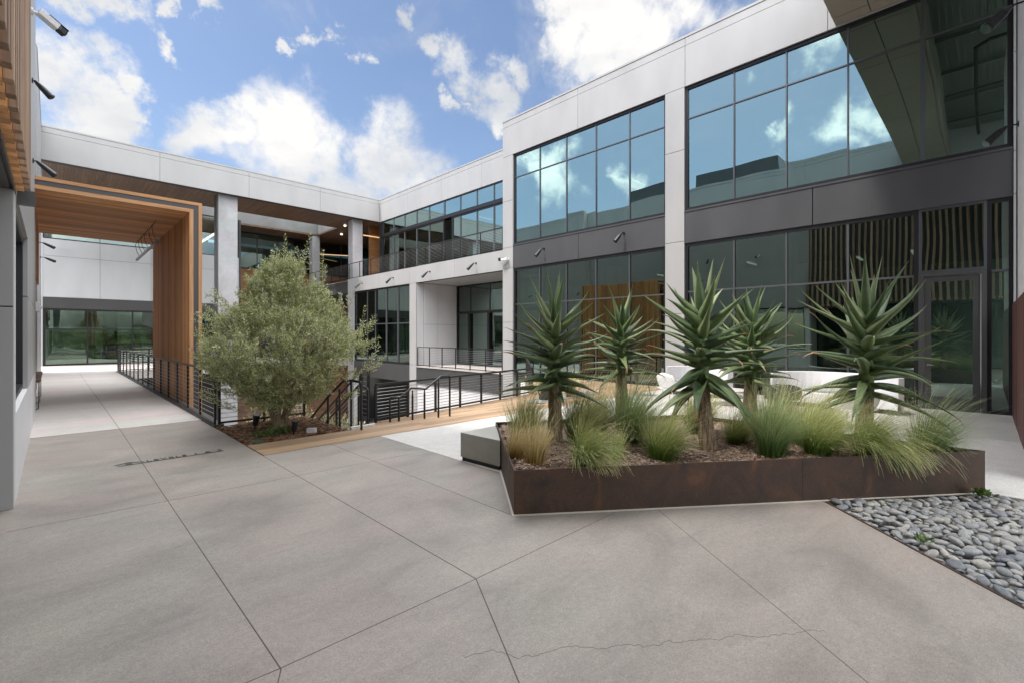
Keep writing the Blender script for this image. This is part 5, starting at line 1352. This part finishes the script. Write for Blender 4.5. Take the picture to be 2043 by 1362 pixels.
weed(5.05, .35, .02, 'tiny pale green weed between the pebbles', 64, 30, .05, 'weed', .035)
# lights and small boxes in the bed
def uplight(x, y, label, s=1.0, tilt=.3):
    t = thing('ground_spotlight', label, 'spot light', (x, y, 0))
    m = MB(); m.tube([(x, y, -.02), (x, y, .06*s)], .012, 8); m.build('stake', M['fixture'], t)
    m = MB(); d = Vector((.1, -.2, 1)).normalized(); q = Vector((x, y, .06*s))
    m.tube([q, q+d*.03*s, q+d*.13*s, q+d*.17*s], [.02*s, .04*s, .045*s, .05*s], 14); b = m.build('lamp_body', M['fixture'], t)
    m = MB(); m.tube([q+d*.168*s, q+d*.173*s], .04*s, 14); m.build('lens', M['cable'], b)
uplight(2.60, 9.25, 'black ground spotlight behind and left of the olive trunk', 1.2)
uplight(2.93, 8.28, 'black ground spotlight right in front of the olive trunk', 1.1)
t = thing('plaster_box', 'small white box lying on the bark right of the olive trunk', 'box', (3.24, 8.30, 0))
m = MB(); m.obox((3.24, 8.30, .035), (.15, .10, .07), R(-40)); m.build('box_body', M['furn_white'], t, bevel=.006)
m = MB(); m.obox((3.24, 8.30, .074), (.152, .102, .008), R(-40)); m.build('box_lid', M['cam_white'], t)
t = thing('valve_cover', 'flat round green valve cover at the front corner of the bark bed', 'valve cover', (2.30, 8.12, 0))
m = MB(); m.tube([(2.32, 8.13, -.02), (2.32, 8.13, .025)], .085, 20); m.build('cover_plate', mat('green_plastic', (.05, .10, .075), .6), t, bevel=.004)

# ------------------------------------------------------------------ furniture
def chair(x, y, rz, m, label, s=1.0, lounge=False, group='chairs around the white sofas'):
    t = thing('chair', label, 'chair', (x, y, 0), group); t.rotation_euler = (0, 0, 0)
    mt = Matrix.Translation((x, y, 0)) @ Matrix.Rotation(rz, 4, 'Z')
    T_ = lambda v: tuple(mt @ Vector(v))
    sh = .40 if not lounge else .34; bh = .80 if not lounge else .68; wd = .24 if not lounge else .33
    # seat and backrest shells, sitting direction is local +x, back at -x
    def shell(rows, th_):
        vs, fs = [], []
        nr, nc = len(rows), len(rows[0])
        for lay in (0, 1):
            for i, r in enumerate(rows):
                for j, p in enumerate(r):
                    q = Vector(p); q = q+Vector((-th_*.7, 0, -th_*.7))*lay; vs.append(T_(q))
        o = nr*nc
        for i in range(nr-1):
            for j in range(nc-1):
                a, b, c, d = i*nc+j, i*nc+j+1, (i+1)*nc+j+1, (i+1)*nc+j
                fs += [(a, b, c, d), (o+d, o+c, o+b, o+a)]
        ring = [(0, j) for j in range(nc)]+[(i, nc-1) for i in range(1, nr)]+[(nr-1, j) for j in range(nc-2, -1, -1)]+[(i, 0) for i in range(nr-2, 0, -1)]
        for k in range(len(ring)):
            a = ring[k]; b = ring[(k+1) % len(ring)]; A = a[0]*nc+a[1]; B = b[0]*nc+b[1]; fs.append((B, A, o+A, o+B))
        return MB().add(vs, fs)
    nc = 11
    seat = []
    for i in range(8):
        u = i/7; xx = .24-.46*u
        ww = wd*(.82+.18*math.sin(min(1, u*1.6)*math.pi/2))
        seat.append([(xx, ww*(2*j/(nc-1)-1), sh+.035*abs(2*j/(nc-1)-1)**2.2-.015*math.sin(u*3.14)) for j in range(nc)])
    o = shell(seat, .02).build('seat', M[m], t, smooth=True)
    back = []
    for i in range(9):
        u = i/8; zz = sh+.02+(bh-sh-.02)*u
        ww = wd*(1.0+.10*math.sin(u*3.14)) *(1 if u < .7 else math.sqrt(max(.12, 1-((u-.7)/.32)**2)))
        back.append([(-.22-.10*u+.11*abs(2*j/(nc-1)-1)**2*(1-.5*u), ww*(2*j/(nc-1)-1), zz) for j in range(nc)])
    o = shell(back, .018).build('backrest', M[m], t, smooth=True)
    lm = 'furn_white' if m == 'furn_white' else 'rail'
    for sx, sy in ((1, 1), (1, -1), (-1, 1), (-1, -1)):
        q = MB(); q.tube([T_((sx*.13, sy*.13, sh-.02)), T_((sx*.22-.01, sy*.21, 0.004))], [.014, .010], 8); q.build('leg', M[lm], t)
    return t
chair(12.0, 6.85, R(-60), 'furn_grey', 'charcoal shell chair near the deck edge, behind the second aloe')
chair(10.9, 5.45, R(-10), 'furn_white', 'white shell chair with thin legs left of the white bench seat')
chair(11.2, 3.1, R(25), 'furn_grey', 'low charcoal lounge chair seen between the half hidden aloe and the right aloe', lounge=True)
chair(10.6, 1.75, R(35), 'furn_white', 'low white lounge chair behind the rightmost aloe trunk', lounge=True)
def sofa(x, y0, y1, label, curved=True):
    t = thing('sofa', label, 'sofa', (x, (y0+y1)/2, 0), 'white sofas along the glass front')
    # plan outline of back: inner and outer curve, open towards -x
    n = 18; yc = (y0+y1)/2; hw = (y1-y0)/2
    def arc(off):
        pts = []
        for i in range(n+1):
            u = 2*i/n-1; yy = yc+u*(hw-off)
            xx = x+.55-off-(abs(u)**3.2)*.95*(1 if curved else .0)
            pts.append((xx, yy))
        return pts
    a, b = arc(0), arc(.09)
    m = MB(); vs = []; fs = []
    for (p, q) in zip(a, b):
        vs += [(p[0]+.05, p[1], .80), (q[0], q[1], .80), (q[0]-.04, q[1], .40), (p[0], p[1], .06)]
    for i in range(n):
        for k in range(4): k2 = (k+1) % 4; fs.append((4*i+k, 4*(i+1)+k, 4*(i+1)+k2, 4*i+k2))
    fs += [(0, 1, 2, 3), (4*n+3, 4*n+2, 4*n+1, 4*n)]
    m.add(vs, fs); m.build('backrest', M['furn_white'], t, smooth=False, bevel=.01)
    seat = [(q[0]-.045, q[1]) for q in b]+[(x-.42, y1-.25), (x-.42, y0+.25)]
    m = MB(); m.prism(seat, .10, .36); m.build('seat', M['furn_white'], t, bevel=.02)
    cs = [(q[0]-.075, yc+(q[1]-yc)*.95) for q in b]+[(x-.36, y1-.32), (x-.36, y0+.32)]
    m = MB(); m.prism(cs, .365, .43); m.build('cushion', M['cushion'], t, bevel=.02)
    m = MB(); m.prism([(p[0]*1.0+(.06 if p[0] < x else -.06), yc+(p[1]-yc)*.92) for p in seat], .003, .10); m.build('plinth', M['seam'], t)
sofa(13.25, 1.2, 3.8, 'long curved white sofa with a grey seat cushion along the glass front')
sofa(13.25, 4.7, 6.6, 'shorter white sofa partly hidden behind the broad middle aloe', True)
t = thing('coffee_table', 'round pale grey coffee table in front of the white sofas', 'table', (11.9, 4.5, 0))
m = MB(); m.prism(ngon(11.9, 4.5, .48, 32), .34, .375); m.build('tabletop', M['apron'], t, bevel=.008)
m = MB(); m.tube([(11.9, 4.5, .003), (11.9, 4.5, .03), (11.9, 4.5, .05), (11.9, 4.5, .34)], [.25, .25, .05, .05], 20); m.build('table_base', M['furn_white'], t)

# ------------------------------------------------------------------ painted sign on the concrete
def sign():
    t = thing('floor_sign', 'dark arrow, line and lettering LEVELS 1 & 2 painted on the grey concrete', 'painted sign', (1.2, 7.9, 0))
    m = MB(); m.box(.60, 7.885, .0045, 1.80, 7.905, .0062); m.build('underline', M['paint'], t)
    m = MB(); m.prism([(.685, 7.906), (.755, 7.906), (.755, 8.02), (.685, 8.02)], .0045, .0062)
    m.prism([(.72, 8.065), (.88, 7.975), (.88, 7.955), (.72, 8.018)], .0046, .0064); m.prism([(.72, 8.065), (.72, 8.018), (.575, 7.965), (.575, 7.985)], .0046, .0064)
    m.build('arrow', M['paint'], t)
    cu = bpy.data.curves.new('lettering', 'FONT'); cu.body = 'LEVELS 1 & 2'; cu.size = .125; cu.extrude = .0008; cu.offset = .0015
    cu.space_character = 1.2; cu.space_word = 1.35; cu.materials.append(M['paint'])
    o = bpy.data.objects.new('lettering', cu); S.collection.objects.link(o); o.parent = t
    o.location = (.90-1.2, 7.925-7.9, .0055); o.scale = (1.0, .9, 1)
    bpy.context.view_layer.update()
    w = o.dimensions.x
    me = bpy.data.meshes.new_from_object(o.evaluated_get(bpy.context.evaluated_depsgraph_get()))
    sx = .885/w if w > 0 else 1
    for v in me.vertices: v.co.x *= sx; v.co.y *= 1.15
    o2 = bpy.data.objects.new('lettering', me); S.collection.objects.link(o2); o2.parent = t; o2.location = o.location
    if not me.materials: me.materials.append(M['paint'])
    bpy.data.objects.remove(o); o2.name = 'lettering'
sign()
print('objects', len(bpy.data.objects))
